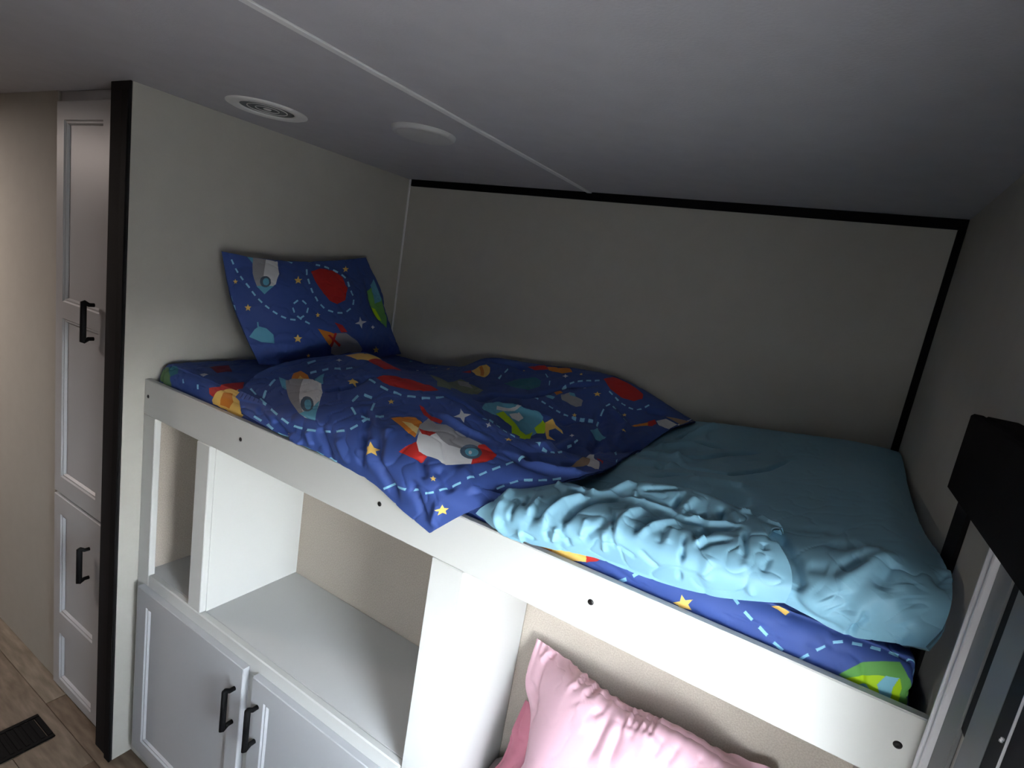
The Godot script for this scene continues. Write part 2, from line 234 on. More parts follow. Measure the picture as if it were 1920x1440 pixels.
const PRINT_COMFORTER := [
	["teal",201,620,288,612,377,513,318,525],
	["teal",470,773,567,653,550,636,476,681],
	["orange",316,636,271,704,282,756,385,721,448,670],
	["yellow",362,647,345,693,408,664],
	["grey",289,603,328,641,402,664,590,248,547,273,472,371,380,497],
	["white",402,664,470,676,551,653,614,562,648,442,671,249,618,242,590,248],
	["teal",641,465,620,380,563,291,547,273,618,242,674,246],
	["slate",615,413,622,383,622,355,616,332,604,317,588,312,571,317,554,333,540,357,529,386,522,417,520,445,523,467,533,480,548,482,566,478,585,463,602,441],
	["teal",602,405,607,384,608,365,606,350,600,340,591,337,582,342,572,353,563,370,556,390,550,411,548,430,549,445,554,453,562,456,572,452,584,441,594,424],
	["yellow",670,783,700,767,722,776,721,754,746,736,718,737,711,717,695,740,670,744,684,759],
	["yellow",1023,704,1039,692,1052,698,1049,681,1062,667,1046,669,1039,653,1033,670,1017,677,1029,686],
	["yellow",1141,295,1178,270,1210,279,1203,249,1234,220,1196,226,1181,195,1166,232,1127,244,1155,260],
	["yellow",1900,168,1930,158,1951,170,1954,149,1984,136,1954,132,1950,111,1929,131,1897,131,1915,147],
	["yellow",1673,279,1690,271,1701,277,1703,264,1720,254,1704,254,1702,242,1691,255,1673,257,1683,265],
	["yellow",496,51,506,37,522,43,514,25,522,9,506,11,496,0,494,14,478,20,494,30],
	["white",1392,861,1434,830,1468,858,1460,803,1496,751,1447,779,1415,757,1420,806],
	["white",1576,898,1590,867,1607,853,1598,841,1603,814,1587,843,1570,855,1580,868],
	["white",402,1006,425,989,448,978,430,972,430,955,413,972,385,978,402,989],
	["red",787,847,813,892,902,938,1058,972,1195,978,1240,955,1134,891,1026,842,910,820],
	["yellow",442,1052,660,1086,813,1109,875,1115,686,1001,581,995],
	["red",686,1001,875,1115,944,1120,1058,1086,834,972,731,978],
	["dash",60,358,142,322,151,345,69,381],
	["dash",196,297,270,265,279,290,204,322],
	["dash",319,242,384,199,393,223,327,267],
	["dash",428,168,492,133,498,156,435,192],
	["dash",542,124,610,125,608,146,541,146],
	["dash",657,133,723,153,718,172,652,152],
	["dash",769,174,830,211,821,227,761,191],
	["dash",870,240,919,284,906,299,859,255],
	["dash",947,319,966,374,951,384,931,329],
	["dash",972,418,974,486,958,493,956,424],
	["dash",974,540,961,620,946,621,959,541],
	["dash",913,670,858,670,865,648,919,647],
	["dash",828,636,821,562,836,551,844,624],
	["dash",843,492,894,448,899,464,849,509],
	["dash",938,449,985,475,976,493,929,467],
	["dash",1018,492,1068,516,1058,536,1008,511],
	["dash",234,336,226,432,203,431,212,336],
	["dash",220,490,212,575,185,585,195,498],
	["dash",760,808,835,786,825,805,750,829],
	["dash",884,774,946,766,935,786,872,793],
	["dash",988,764,1044,765,1032,785,975,784],
	["dash",1081,772,1125,790,1111,811,1065,792],
	["dash",1159,801,1200,826,1187,847,1144,821],
	["dash",1227,852,1267,898,1264,921,1214,872],
	["dash",153,30,239,26,252,62,170,70],
	["dash",295,20,371,0,381,31,308,54],
	["dash",428,0,502,0,502,0,426,7],
	["dash",553,0,627,0,622,0,553,0],
	["dash",679,0,747,0,744,4,673,0],
	["dash",793,0,861,0,860,8,792,6],
	["dash",907,0,975,0,976,13,907,10],
	["dash",220,870,225,938,180,978,168,909],
	["dash",391,738,413,767,379,795,362,761],
	["dash",430,795,448,824,419,852,396,824],
	["dash",476,841,522,847,493,875,453,870],
	["dash",550,858,579,887,556,909,527,887],
	["dash",1467,15,1504,71,1486,79,1449,23],
	["dash",1544,88,1616,105,1608,119,1537,102],
	["dash",1663,117,1722,139,1711,151,1653,130],
	["dash",1757,158,1790,190,1775,199,1742,167],
	["dash",1805,217,1812,257,1796,264,1788,223],
	["dash",1822,281,1835,316,1819,325,1806,290],
	["dash",1840,342,1843,382,1827,391,1824,351],
	["dash",1841,413,1841,457,1827,466,1826,422],
	["dash",1845,484,1852,524,1840,535,1832,495],
	["dash",1857,552,1858,598,1847,610,1845,563],
	["dash",1857,635,1852,688,1841,703,1845,647],
	["dash",1971,390,1969,428,1953,437,1955,399],
	["dash",1968,454,1971,490,1956,500,1953,464],
	["dash",1979,507,1996,528,1983,541,1965,520],
	["dash",2008,541,2023,562,2010,575,1995,554],
	["dash",2029,580,2035,608,2022,622,2016,592],
	["orange",1112,530,1188,586,1256,613,1317,590,1341,527,1353,482,1376,431,1286,454],
	["cream",1199,530,1270,539,1340,517,1361,463,1281,491],
	["red",1191,746,1231,737,1308,688,1399,686,1407,652,1356,643,1282,668],
	["red",1354,305,1377,372,1407,412,1467,364,1534,364,1519,318,1449,306],
	["white",1358,503,1417,505,1449,545,1499,518,1566,507,1632,530,1697,609,1758,494,1743,462,1714,419,1663,375,1599,379,1527,365,1465,363,1409,404,1380,453],
	["grey",1373,434,1323,554,1321,653,1389,635,1436,666,1566,645,1688,637,1706,592,1634,528,1567,505,1500,516,1446,542,1365,508],
	["red",1339,516,1378,518,1419,545,1448,543,1435,495,1388,482],
	["red",1744,463,1698,544,1680,619,1695,645,1781,603,1790,555,1775,507],
	["slate",1730,565,1737,545,1738,526,1733,509,1723,495,1707,486,1688,484,1668,487,1650,497,1637,513,1629,532,1629,554,1635,574,1647,590,1664,600,1682,602,1701,595,1717,582],
	["teal",1718,556,1722,544,1723,532,1719,521,1712,513,1702,507,1690,506,1678,508,1668,515,1659,524,1655,536,1655,549,1659,561,1666,571,1676,577,1688,578,1700,575,1710,567],
	["white",1692,539,1694,534,1696,529,1696,524,1696,521,1693,519,1690,519,1687,521,1683,523,1680,528,1677,532,1675,537,1675,542,1676,545,1678,547,1681,547,1684,546,1688,543],
	["yellow",1029,1565,1018,1639,1058,1674,1115,1645,1183,1565,1212,1525,1149,1525],
	["orange",1029,1628,1035,1651,1183,1537,1166,1531],
	["red",995,1531,1018,1571,1075,1537],
	["sage",1303,1063,1166,1423,1138,1457,1286,1423,1406,1406,1434,1349,1445,1195,1371,1035,1257,995],
	["grey",1172,1428,1257,1434,1371,1383,1309,1360],
	["deepteal",1366,1520,1349,1594,1434,1651,1491,1639,1531,1594,1508,1542,1451,1520],
	["red",1342,1728,1423,1776,1464,1731,1394,1708],
	["orange",1441,1759,1537,1776,1573,1736,1543,1712,1467,1724],
	["white",1559,1712,1572,1704,1584,1703,1579,1696,1584,1687,1571,1694,1559,1695,1565,1702],
	["teal",1595,1558,1654,1562,1657,1543,1625,1542],
	["orange",1605,1599,1617,1620,1659,1604,1651,1575],
	["grey",1663,1587,1680,1621,1720,1606,1755,1601,1772,1562,1758,1546,1718,1555,1690,1559],
	["teal",1676,1619,1700,1622,1720,1606,1697,1603],
	["teal",1526,1206,1501,1309,1510,1383,1570,1405,1606,1405,1661,1422,1685,1409,1706,1328,1692,1242,1731,909,1629,1283,1576,1263],
	["lime",1561,1264,1563,1331,1608,1311,1654,1267,1680,1248,1688,1303,1759,887,1742,870,1627,1252,1583,1263],
	["white",1531,1341,1580,1391,1588,1426,1597,1406,1575,1354,1546,1309],
	["white",1585,1337,1601,1384,1629,1364,1627,1326,1604,1320],
	["lime",1683,1333,1687,1400,1710,1385,1724,1322,1703,1303],
	["yellow",1699,1397,1719,1415,1768,1381,1779,1363,1743,1381,1730,1353,1743,1316,1772,1298,1744,1289,1722,1335],
	["yellow",1754,1669,1763,1663,1771,1668,1770,1659,1779,1653,1770,1653,1767,1644,1762,1653,1752,1654,1758,1660],
	["yellow",1770,1507,1776,1501,1782,1504,1779,1496,1783,1489,1777,1491,1773,1483,1772,1492,1765,1494,1771,1498],
	["yellow",1900,1616,1905,1611,1909,1614,1910,1606,1915,1598,1910,1599,1909,1591,1906,1599,1900,1603,1903,1608],
	["yellow",1721,813,1731,805,1737,819,1738,798,1746,784,1737,783,1735,764,1729,781,1719,779,1726,794],
	["yellow",1324,1707,1331,1701,1339,1702,1335,1696,1340,1691,1331,1692,1326,1687,1324,1694,1316,1696,1324,1699],
	["yellow",1953,1480,1958,1474,1964,1480,1962,1472,1966,1466,1959,1466,1956,1459,1954,1467,1948,1468,1954,1474],
	["yellow",1608,1742,1614,1738,1618,1740,1618,1734,1624,1729,1618,1730,1617,1725,1613,1731,1607,1734,1611,1736],
	["red",1705,1742,1713,1782,1788,1788,1856,1766,1875,1737,1872,1700,1838,1689,1773,1703],
	["white",1688,1678,1696,1673,1700,1675,1702,1669,1709,1664,1703,1665,1703,1660,1697,1666,1690,1669,1693,1671],
	["white",1805,1379,1811,1368,1819,1365,1816,1354,1817,1342,1811,1354,1804,1354,1807,1365],
	["white",1947,978,1920,1223,1936,1223,2013,904,2036,824,2033,803,1994,826],
	["red",1970,1120,2002,1052,2019,909],
	["tan",1969,765,1930,1132,1999,830,1986,766],
	["teal",1854,1430,1870,1471,1917,1420,1904,1400],
	["white",1991,1649,1999,1692,2047,1688,2015,2044,2047,1631,2016,1625],
	["red",1980,1617,1983,1655,2003,1632,2005,1599,1994,1590],
	["tan",1988,1708,2017,1738,2047,1773,2037,1953,2047,1699],
	["orange",1958,1542,1983,1614,1995,1589,1968,1542],
	["dash",1291,1548,1257,1588,1240,1599,1269,1554],
	["dash",1246,1622,1246,1662,1234,1674,1234,1634],
	["dash",1468,1691,1503,1665,1504,1673,1468,1696],
	["dash",1531,1649,1559,1621,1565,1622,1537,1651],
	["dash",1582,1509,1608,1505,1604,1514,1578,1519],
	["dash",1627,1501,1650,1497,1648,1506,1624,1511],
	["dash",1667,1493,1689,1487,1688,1497,1666,1502],
	["dash",1705,1483,1724,1477,1724,1487,1704,1492],
	["dash",1740,1474,1758,1473,1756,1483,1738,1484],
	["dash",1772,1475,1788,1479,1785,1489,1769,1485],
	["dash",1800,1483,1816,1489,1813,1499,1798,1493],
	["dash",1828,1493,1844,1496,1841,1507,1825,1503],
	["dash",1781,1688,1803,1680,1801,1687,1778,1695],
	["dash",1820,1673,1840,1665,1838,1673,1817,1681],
	["dash",1857,1659,1875,1654,1872,1662,1853,1667],
	["dash",1890,1651,1905,1653,1900,1662,1885,1660],
	["dash",1914,1661,1919,1678,1912,1685,1908,1668],
	["dash",1919,1695,1918,1718,1911,1724,1912,1701],
	["dash",1862,1502,1856,1534,1850,1535,1856,1502],
	["dash",1851,1559,1843,1592,1837,1594,1845,1559],
	["dash",1837,1611,1839,1631,1832,1637,1830,1619],
	["dash",1851,1623,1872,1605,1871,1616,1851,1631],
	["dash",1888,1592,1907,1570,1907,1580,1887,1599],
	["dash",1923,1554,1941,1542,1939,1554,1921,1567],
	["dash",1523,915,1548,915,1559,961,1532,949],
	["dash",1566,915,1590,909,1584,1166,1571,1155],
	["dash",1611,909,1635,898,1628,932,1594,1172],
	["dash",1659,881,1687,864,1679,881,1651,904],
	["dash",1707,861,1731,852,1720,875,1696,881],
	["dash",1816,844,1841,817,1835,841,1810,852],
	["dash",1859,795,1875,799,1868,822,1851,824],
	["dash",1883,813,1890,835,1881,852,1873,838],
	["dash",1895,858,1896,887,1884,921,1885,870],
	["dash",1837,1223,1843,1257,1837,1271,1830,1241],
	["dash",1845,1289,1846,1324,1839,1331,1838,1296],
	["dash",1990,1291,2014,1217,2017,1229,1993,1309],
	["dash",2035,1143,2047,1061,2047,1089,2037,1155],
	["dash",1630,1629,1634,1647,1622,1653,1619,1636],
	["dash",1636,1660,1643,1674,1633,1681,1626,1667],
	["dash",1651,1681,1664,1691,1655,1699,1642,1689],
	["dash",1674,1697,1687,1706,1678,1714,1665,1705],
	["dash",1696,1712,1708,1722,1699,1730,1687,1721]]
const PRINT_PILLOW := [
	["dash",59,972,69,937,83,943,72,978],
	["dash",80,908,96,872,110,877,93,914],
	["dash",113,841,135,802,149,809,126,848],
	["dash",153,770,171,727,185,734,167,777],
	["dash",182,692,195,648,208,656,195,699],
	["dash",207,614,222,575,234,585,219,624],
	["dash",235,546,254,513,265,524,247,557],
	["dash",269,487,289,457,300,470,280,500],
	["dash",307,434,332,413,341,427,316,449],
	["dash",357,400,390,392,396,407,363,415],
	["dash",423,401,459,424,457,438,421,415],
	["dash",488,454,507,500,499,504,479,458],
	["dash",505,544,492,582,482,570,495,533],
	["dash",462,587,428,557,430,544,464,573],
	["dash",406,510,403,463,415,468,417,514],
	["dash",410,427,427,395,437,406,421,439],
	["dash",446,375,471,352,479,365,455,388],
	["dash",566,922,567,857,577,858,577,924],
	["dash",568,806,569,748,579,752,579,811],
	["dash",567,702,566,647,577,654,578,708],
	["dash",567,605,570,557,581,566,578,614],
	["dash",577,521,590,484,599,495,586,532],
	["dash",607,461,632,443,638,457,614,475],
	["dash",655,433,686,430,690,446,659,448],
	["dash",717,442,752,472,749,484,714,454],
	["dash",782,513,805,573,795,574,771,515],
	["dash",813,630,815,693,803,680,800,619],
	["dash",817,742,818,798,806,788,805,731],
	["dash",810,839,790,871,781,855,801,822],
	["dash",769,893,740,919,734,901,761,875],
	["dash",716,940,684,961,680,941,711,920],
	["dash",658,976,632,990,629,968,655,954],
	["dash",0,681,0,630,0,635,0,690],
	["dash",0,587,0,533,2,529,6,587],
	["dash",453,1023,481,991,488,1009,456,1023],
	["grey",231,1023,320,1018,281,662,238,731,224,861],
	["white",320,1018,393,1008,403,867,369,750,270,657,286,713],
	["teal",235,738,352,730,270,655],
	["slate",342,777,337,757,327,739,314,727,301,720,288,721,277,729,269,742,266,760,267,779,273,799,281,816,293,829,306,837,319,837,330,830,339,816,343,798],
	["teal",330,774,326,761,321,750,313,742,305,738,298,739,292,743,288,752,286,763,287,775,290,788,296,799,302,807,310,812,317,812,324,807,328,799,330,787],
	["teal",194,1023,236,1022,230,960],
	["red",599,901,654,930,736,904,787,834,796,714,743,563,677,520,642,563,625,700],
	["yellow",70,829,73,815,89,811,74,804,75,789,62,799,47,794,54,807,44,818,60,817],
	["yellow",116,581,116,556,135,552,115,537,111,512,98,527,77,516,89,540,79,559,100,558],
	["yellow",518,846,522,815,540,812,524,790,524,758,511,775,493,759,502,790,491,811,509,815],
	["yellow",368,269,369,243,390,240,368,222,366,195,351,210,329,196,341,223,329,242,352,243],
	["yellow",548,454,549,439,559,436,548,427,547,411,540,420,529,412,535,428,530,439,541,439],
	["yellow",831,963,833,941,850,940,833,923,832,900,821,910,804,895,812,920,802,936,820,939],
	["yellow",839,127,845,99,862,95,845,78,845,50,836,65,818,52,826,79,815,98,834,99],
	["yellow",399,91,400,78,410,77,400,68,400,55,393,63,383,56,388,69,382,78,393,79],
	["white",790,406,794,370,829,368,790,343,773,299,767,337,737,342,772,363],
	["white",868,343,868,331,879,327,865,318,853,303,853,316,845,321,856,329],
	["teal",19,256,81,328,120,355,170,332,197,271,182,183,89,205],
	["teal",124,399,134,398,121,352,109,353],
	["orange",511,314,579,277,602,257,574,192,549,155],
	["grey",607,265,668,260,719,182,743,96,728,68,637,74,570,57,545,80,563,156],
	["red",624,358,660,332,675,269,639,269],
	["red",557,253,571,254,618,153,603,137],
	["red",602,269,613,262,561,137,552,147],
	["green",928,742,996,859,999,748,1013,631,1016,435,979,338,933,398,910,492],
	["teal",956,811,1002,872,1002,762,1007,628,947,563],
	["lime",919,522,945,499,953,392,933,398]]
const PRINT_MATT := [
	["orange",1408,115,1445,149,1447,97],
	["yellow",1443,161,1510,259,1518,142,1476,104,1446,96],
	["red",1511,252,1555,246,1537,171,1517,137],
	["yellow",1694,185,1702,163,1713,184,1708,146,1715,123,1703,121,1696,94,1694,121,1683,124,1694,146],
	["yellow",1828,343,1838,395,1846,380,1855,360,1850,329,1842,337],
	["dash",1586,104,1599,133,1595,148,1582,117],
	["dash",1609,167,1620,212,1615,227,1605,181],
	["dash",1766,306,1780,262,1783,280,1769,326],
	["dash",1792,230,1806,200,1808,218,1794,249],
	["dash",1818,177,1832,152,1834,167,1820,195],
	["dash",1843,134,1858,116,1860,130,1845,149],
	["dash",1885,109,1895,145,1892,155,1882,118],
	["dash",1903,182,1912,227,1910,238,1900,193],
	["dash",1920,265,1932,294,1931,314,1919,283],
	["dash",1943,306,1956,317,1956,339,1943,327],
	["dash",1966,324,1979,330,1979,354,1967,347],
	["dash",1989,337,2002,342,2002,383,1990,368],
	["dash",2012,339,2024,400,2022,403,2013,372],
	["dash",2025,395,2024,329,2025,395,2024,398],
	["green",1937,122,1962,233,2004,320,2017,251,2025,238,2025,123,1986,93],
	["lime",1945,117,1983,196,2008,226,2013,177,2014,104,1985,101],
	["pale",1991,209,2007,227,2003,167,2004,113,1990,115,1984,149],
	["pale",1963,116,1972,129,1978,115,1971,106],
	["sagegreen",23,172,25,215,28,286,44,325,83,223,95,118,61,118,23,136],
	["deepteal",44,325,75,412,111,286,86,215],
	["red",283,266,310,323,321,466,320,484,387,449,336,300,316,186,298,204],
	["yellow",314,157,325,268,382,432,427,335,460,192,463,130,452,108,382,119,320,126],
	["orange",352,286,381,323,409,227,399,144,354,143],
	["dash",146,242,156,199,164,208,152,251],
	["dash",224,250,233,200,241,207,231,257],
	["white",201,452,206,451,210,440,212,435,213,426,212,417,207,426,204,415,197,429,193,426,188,429,184,435,181,446,181,452,182,455,186,452,190,455,196,452],
	["darkred",103,494,103,528,186,509,193,478]]

var mats := {}
var meshes := {}

# ------------------------------------------------------------------ helpers
func tone(r: float, g: float, b: float) -> Color:
	return Color(r / 255.0, g / 255.0, b / 255.0)

func mat(key: String, c: Color, rough := 0.6, metal := 0.0, spec := 0.5) -> StandardMaterial3D:
	if mats.has(key):
		return mats[key]
	var m := StandardMaterial3D.new()
	m.resource_name = key
	m.albedo_color = c
	m.roughness = rough
	m.metallic = metal
	m.metallic_specular = spec
	mats[key] = m
	return m

func noise_tex(seed_: int, freq: float, lo: Color, hi: Color, size := 512, octaves := 4, stretch := Vector2i(1, 1)) -> ImageTexture:
	var n := FastNoiseLite.new()
	n.seed = seed_
	n.frequency = freq
	n.fractal_octaves = octaves
	var src := n.get_seamless_image(size / stretch.x, size / stretch.y)
	src.resize(size, size, Image.INTERPOLATE_CUBIC)
	src.convert(Image.FORMAT_L8)
	var bytes := src.get_data()
	var res := PackedByteArray()
	res.resize(size * size * 3)
	for i in size * size:
		var c := lo.lerp(hi, bytes[i] / 255.0)
		res[3 * i] = int(c.r * 255)
		res[3 * i + 1] = int(c.g * 255)
		res[3 * i + 2] = int(c.b * 255)
	return ImageTexture.create_from_image(Image.create_from_data(size, size, false, Image.FORMAT_RGB8, res))

func bump_tex(seed_: int, freq: float, size := 512, strength := 2.0) -> ImageTexture:
	var n := FastNoiseLite.new()
	n.seed = seed_
	n.frequency = freq
	n.fractal_octaves = 3
	var im := n.get_seamless_image(size, size)
	im.convert(Image.FORMAT_RGBA8)
	im.bump_map_to_normal_map(strength)
	return ImageTexture.create_from_image(im)

func tri(m: StandardMaterial3D, albedo: Texture2D, normal: Texture2D, scale_: float, nscale := 0.3) -> StandardMaterial3D:
	if albedo:
		m.albedo_texture = albedo
	if normal:
		m.normal_enabled = true
		m.normal_texture = normal
		m.normal_scale = nscale
	m.uv1_triplanar = true
	m.uv1_world_triplanar = true
	m.uv1_scale = Vector3.ONE * scale_
	return m

func thing(called: String, label: String, category: String, at := Vector3.ZERO, group := "") -> Node3D:
	var o := Node3D.new()
	o.name = called
	add_child(o, true)
	o.position = at
	o.set_meta("label", label)
	o.set_meta("category", category)
	if group:
		o.set_meta("group", group)
	return o

func part(parent: Node3D, called: String, m: Mesh, material: Material, at := Vector3.ZERO, turn := Vector3.ZERO) -> MeshInstance3D:
	var o := MeshInstance3D.new()
	o.name = called
	o.mesh = m
	o.material_override = material
	parent.add_child(o, true)
	o.position = at
	o.rotation = turn
	return o

func struct(called: String, m: Mesh, material: Material, at := Vector3.ZERO, label := "") -> MeshInstance3D:
	var o := part(self, called, m, material, at)
	o.set_meta("kind", "structure")
	if label:
		o.set_meta("label", label)
	return o

# a chamfered box
func box(size: Vector3, bevel := 0.002) -> ArrayMesh:
	var key := "%s %s" % [size, bevel]
	if meshes.has(key):
		return meshes[key]
	var h := size / 2.0
	var b: float = minf(bevel, minf(h.x, minf(h.y, h.z)) * 0.9)
	var st := SurfaceTool.new()
	st.begin(Mesh.PRIMITIVE_TRIANGLES)
	st.set_smooth_group(-1)
	var face := func(p: Array, out: Vector3) -> void:
		var n: Vector3 = (p[1] - p[0]).cross(p[2] - p[0])
		if n.dot(out) > 0.0:
			p.reverse()
		for i in range(1, p.size() - 1):
			st.add_vertex(p[0])
			st.add_vertex(p[i])
			st.add_vertex(p[i + 1])
	for ax in 3:
		for s in [-1.0, 1.0]:
			var u := (ax + 1) % 3
			var v := (ax + 2) % 3
			var q := []
			for k in [[-1, -1], [1, -1], [1, 1], [-1, 1]]:
				var p := Vector3.ZERO
				p[ax] = s * h[ax]
				p[u] = k[0] * (h[u] - b)
				p[v] = k[1] * (h[v] - b)
				q.append(p)
			var o := Vector3.ZERO
			o[ax] = s
			face.call(q, o)
			# the chamfer between this face and the next axis's face
			for s2 in [-1.0, 1.0]:
				var e := []
				for k in [-1.0, 1.0]:
					var p := Vector3.ZERO
					p[ax] = s * h[ax]
					p[u] = s2 * (h[u] - b)
					p[v] = k * (h[v] - b)
					e.append(p)
				for k in [1.0, -1.0]:
					var p := Vector3.ZERO
					p[ax] = s * (h[ax] - b)
					p[u] = s2 * h[u]
					p[v] = k * (h[v] - b)
					e.append(p)
				var o2 := Vector3.ZERO
				o2[ax] = s
				o2[u] = s2
				face.call(e, o2)
	for sx in [-1.0, 1.0]:
		for sy in [-1.0, 1.0]:
			for sz in [-1.0, 1.0]:
				var c := Vector3(sx, sy, sz)
				face.call([Vector3(sx * h.x, sy * (h.y - b), sz * (h.z - b)), Vector3(sx * (h.x - b), sy * h.y, sz * (h.z - b)), Vector3(sx * (h.x - b), sy * (h.y - b), sz * h.z)], c)
	st.generate_normals()
	var m := st.commit()
	meshes[key] = m
	return m

# a box given by its two corners, as a part
func slab(parent: Node3D, called: String, material: Material, a: Vector3, b: Vector3, bevel := 0.002) -> MeshInstance3D:
	return part(parent, called, box((b - a).abs(), bevel), material, (a + b) / 2.0)

func wall(called: String, material: Material, a: Vector3, b: Vector3) -> MeshInstance3D:
	return struct(called, box((b - a).abs(), 0.001), material, (a + b) / 2.0)

# rectangular rings rising from one rectangle: a door with a recessed panel, seen from +z. rings: [inset, z]
func ring_panel(w: float, h: float, rings: Array, inner := []) -> ArrayMesh:
	var st := SurfaceTool.new()
	st.begin(Mesh.PRIMITIVE_TRIANGLES)
	st.set_smooth_group(-1)
	var quad := func(a: Vector3, b: Vector3, c: Vector3, d: Vector3) -> void:
		for p in [a, c, b, a, d, c]:
			st.add_vertex(p)
	var loop := func(x0: float, y0: float, x1: float, y1: float, ins: float, z: float) -> Array:
		return [Vector3(x0 + ins, y0 + ins, z), Vector3(x1 - ins, y0 + ins, z), Vector3(x1 - ins, y1 - ins, z), Vector3(x0 + ins, y1 - ins, z)]
	# outer shell
	var prev: Array = loop.call(-w / 2, -h / 2, w / 2, h / 2, 0.0, 0.0)
	quad.call(prev[3], prev[2], prev[1], prev[0])
	var top: float = rings[0][1]
	for r in [[0.0, top - 0.002], [0.002, top]]:
		var l: Array = loop.call(-w / 2, -h / 2, w / 2, h / 2, r[0], r[1])
		for i in 4:
			quad.call(prev[i], prev[(i + 1) % 4], l[(i + 1) % 4], l[i])
		prev = l
	# front face around the panels: panels are [x0, y0, x1, y1] and stacked from below
	var pan: Array = inner if inner else [[-w / 2 + rings[0][0], -h / 2 + rings[0][0], w / 2 - rings[0][0], h / 2 - rings[0][0]]]
	var e := 0.002
	var ybelow := -h / 2 + e
	for p in pan:
		quad.call(Vector3(-w / 2 + e, ybelow, top), Vector3(w / 2 - e, ybelow, top), Vector3(w / 2 - e, p[1], top), Vector3(-w / 2 + e, p[1], top))
		quad.call(Vector3(-w / 2 + e, p[1], top), Vector3(p[0], p[1], top), Vector3(p[0], p[3], top), Vector3(-w / 2 + e, p[3], top))
		quad.call(Vector3(p[2], p[1], top), Vector3(w / 2 - e, p[1], top), Vector3(w / 2 - e, p[3], top), Vector3(p[2], p[3], top))
		ybelow = p[3]
		var pr: Array = loop.call(p[0], p[1], p[2], p[3], 0.0, top)
		for k in range(1, rings.size()):
			var l: Array = loop.call(p[0], p[1], p[2], p[3], rings[k][0], rings[k][1])
			for i in 4:
				quad.call(pr[i], pr[(i + 1) % 4], l[(i + 1) % 4], l[i])
			pr = l
		quad.call(pr[0], pr[1], pr[2], pr[3])
	quad.call(Vector3(-w / 2 + e, ybelow, top), Vector3(w / 2 - e, ybelow, top), Vector3(w / 2 - e, h / 2 - e, top), Vector3(-w / 2 + e, h / 2 - e, top))
	st.generate_normals()
	return st.commit()

# a lathe around y. profile: [radius, y]
func lathe(profile: Array, seg := 40) -> ArrayMesh:
	var st := SurfaceTool.new()
	st.begin(Mesh.PRIMITIVE_TRIANGLES)
	for i in profile.size() - 1:
		st.set_smooth_group(i if absf(profile[i][1] - profile[i + 1][1]) < 1e-5 else 100)
		for k in seg:
			var a := TAU * k / seg
			var b := TAU * (k + 1) / seg
			var p := [Vector3(cos(a) * profile[i][0], profile[i][1], sin(a) * profile[i][0]), Vector3(cos(b) * profile[i][0], profile[i][1], sin(b) * profile[i][0]), Vector3(cos(b) * profile[i + 1][0], profile[i + 1][1], sin(b) * profile[i + 1][0]), Vector3(cos(a) * profile[i + 1][0], profile[i + 1][1], sin(a) * profile[i + 1][0])]
			for j in [0, 1, 2, 0, 2, 3]:
				st.add_vertex(p[j])
	st.generate_normals()
	return st.commit()

# a tube of round section through points
func tube(pts: Array, r: float, seg := 12) -> ArrayMesh:
	var st := SurfaceTool.new()
	st.begin(Mesh.PRIMITIVE_TRIANGLES)
	var rings := []
	var n := pts.size()
	var side := Vector3(1, 0, 0)
	for i in n:
		var d: Vector3 = (pts[mini(i + 1, n - 1)] - pts[maxi(i - 1, 0)]).normalized()
		var u := side - d * side.dot(d)
		u = u.normalized()
		var v := d.cross(u)
		var grow := 1.0
		if i > 0 and i < n - 1:
			grow = 1.0 / maxf(0.6, cos((pts[i] - pts[i - 1]).angle_to(pts[i + 1] - pts[i]) / 2.0))
		var ring := []
		for k in seg:
			var a := TAU * k / seg
			ring.append(pts[i] + (u * cos(a) + v * sin(a) * grow) * r)
		rings.append(ring)
	for i in n - 1:
		for k in seg:
			var a: Vector3 = rings[i][k]
			var b: Vector3 = rings[i][(k + 1) % seg]
			var c: Vector3 = rings[i + 1][(k + 1) % seg]
			var d: Vector3 = rings[i + 1][k]
			for p in [a, b, c, a, c, d]:
				st.add_vertex(p)
	st.set_smooth_group(-1)
	for e in [0, n - 1]:
		for k in range(1, seg - 1):
			var q: Array = [rings[e][0], rings[e][k], rings[e][k + 1]]
			if e == 0:
				q.reverse()
			for p in q:
				st.add_vertex(p)
	st.generate_normals()
	return st.commit()

# a flat arc band (ring sector) of some height, hanging below y = 0
func arc_band(r0: float, r1: float, a0: float, a1: float, y0: float, y1: float, seg := 16) -> ArrayMesh:
	var st := SurfaceTool.new()
	st.begin(Mesh.PRIMITIVE_TRIANGLES)
	st.set_smooth_group(-1)
	for k in seg:
		var a := lerpf(a0, a1, float(k) / seg)
		var b := lerpf(a0, a1, float(k + 1) / seg)
		var c := func(r: float, t: float, y: float) -> Vector3: return Vector3(cos(t) * r, y, sin(t) * r)
		for q in [[c.call(r0, a, y1), c.call(r0, b, y1), c.call(r1, b, y1), c.call(r1, a, y1)], [c.call(r0, a, y0), c.call(r1, a, y0), c.call(r1, b, y0), c.call(r0, b, y0)], [c.call(r1, a, y0), c.call(r1, a, y1), c.call(r1, b, y1), c.call(r1, b, y0)], [c.call(r0, a, y0), c.call(r0, b, y0), c.call(r0, b, y1), c.call(r0, a, y1)]]:
			for j in [0, 1, 2, 0, 2, 3]:
				st.add_vertex(q[j])
	st.generate_normals()
	return st.commit()

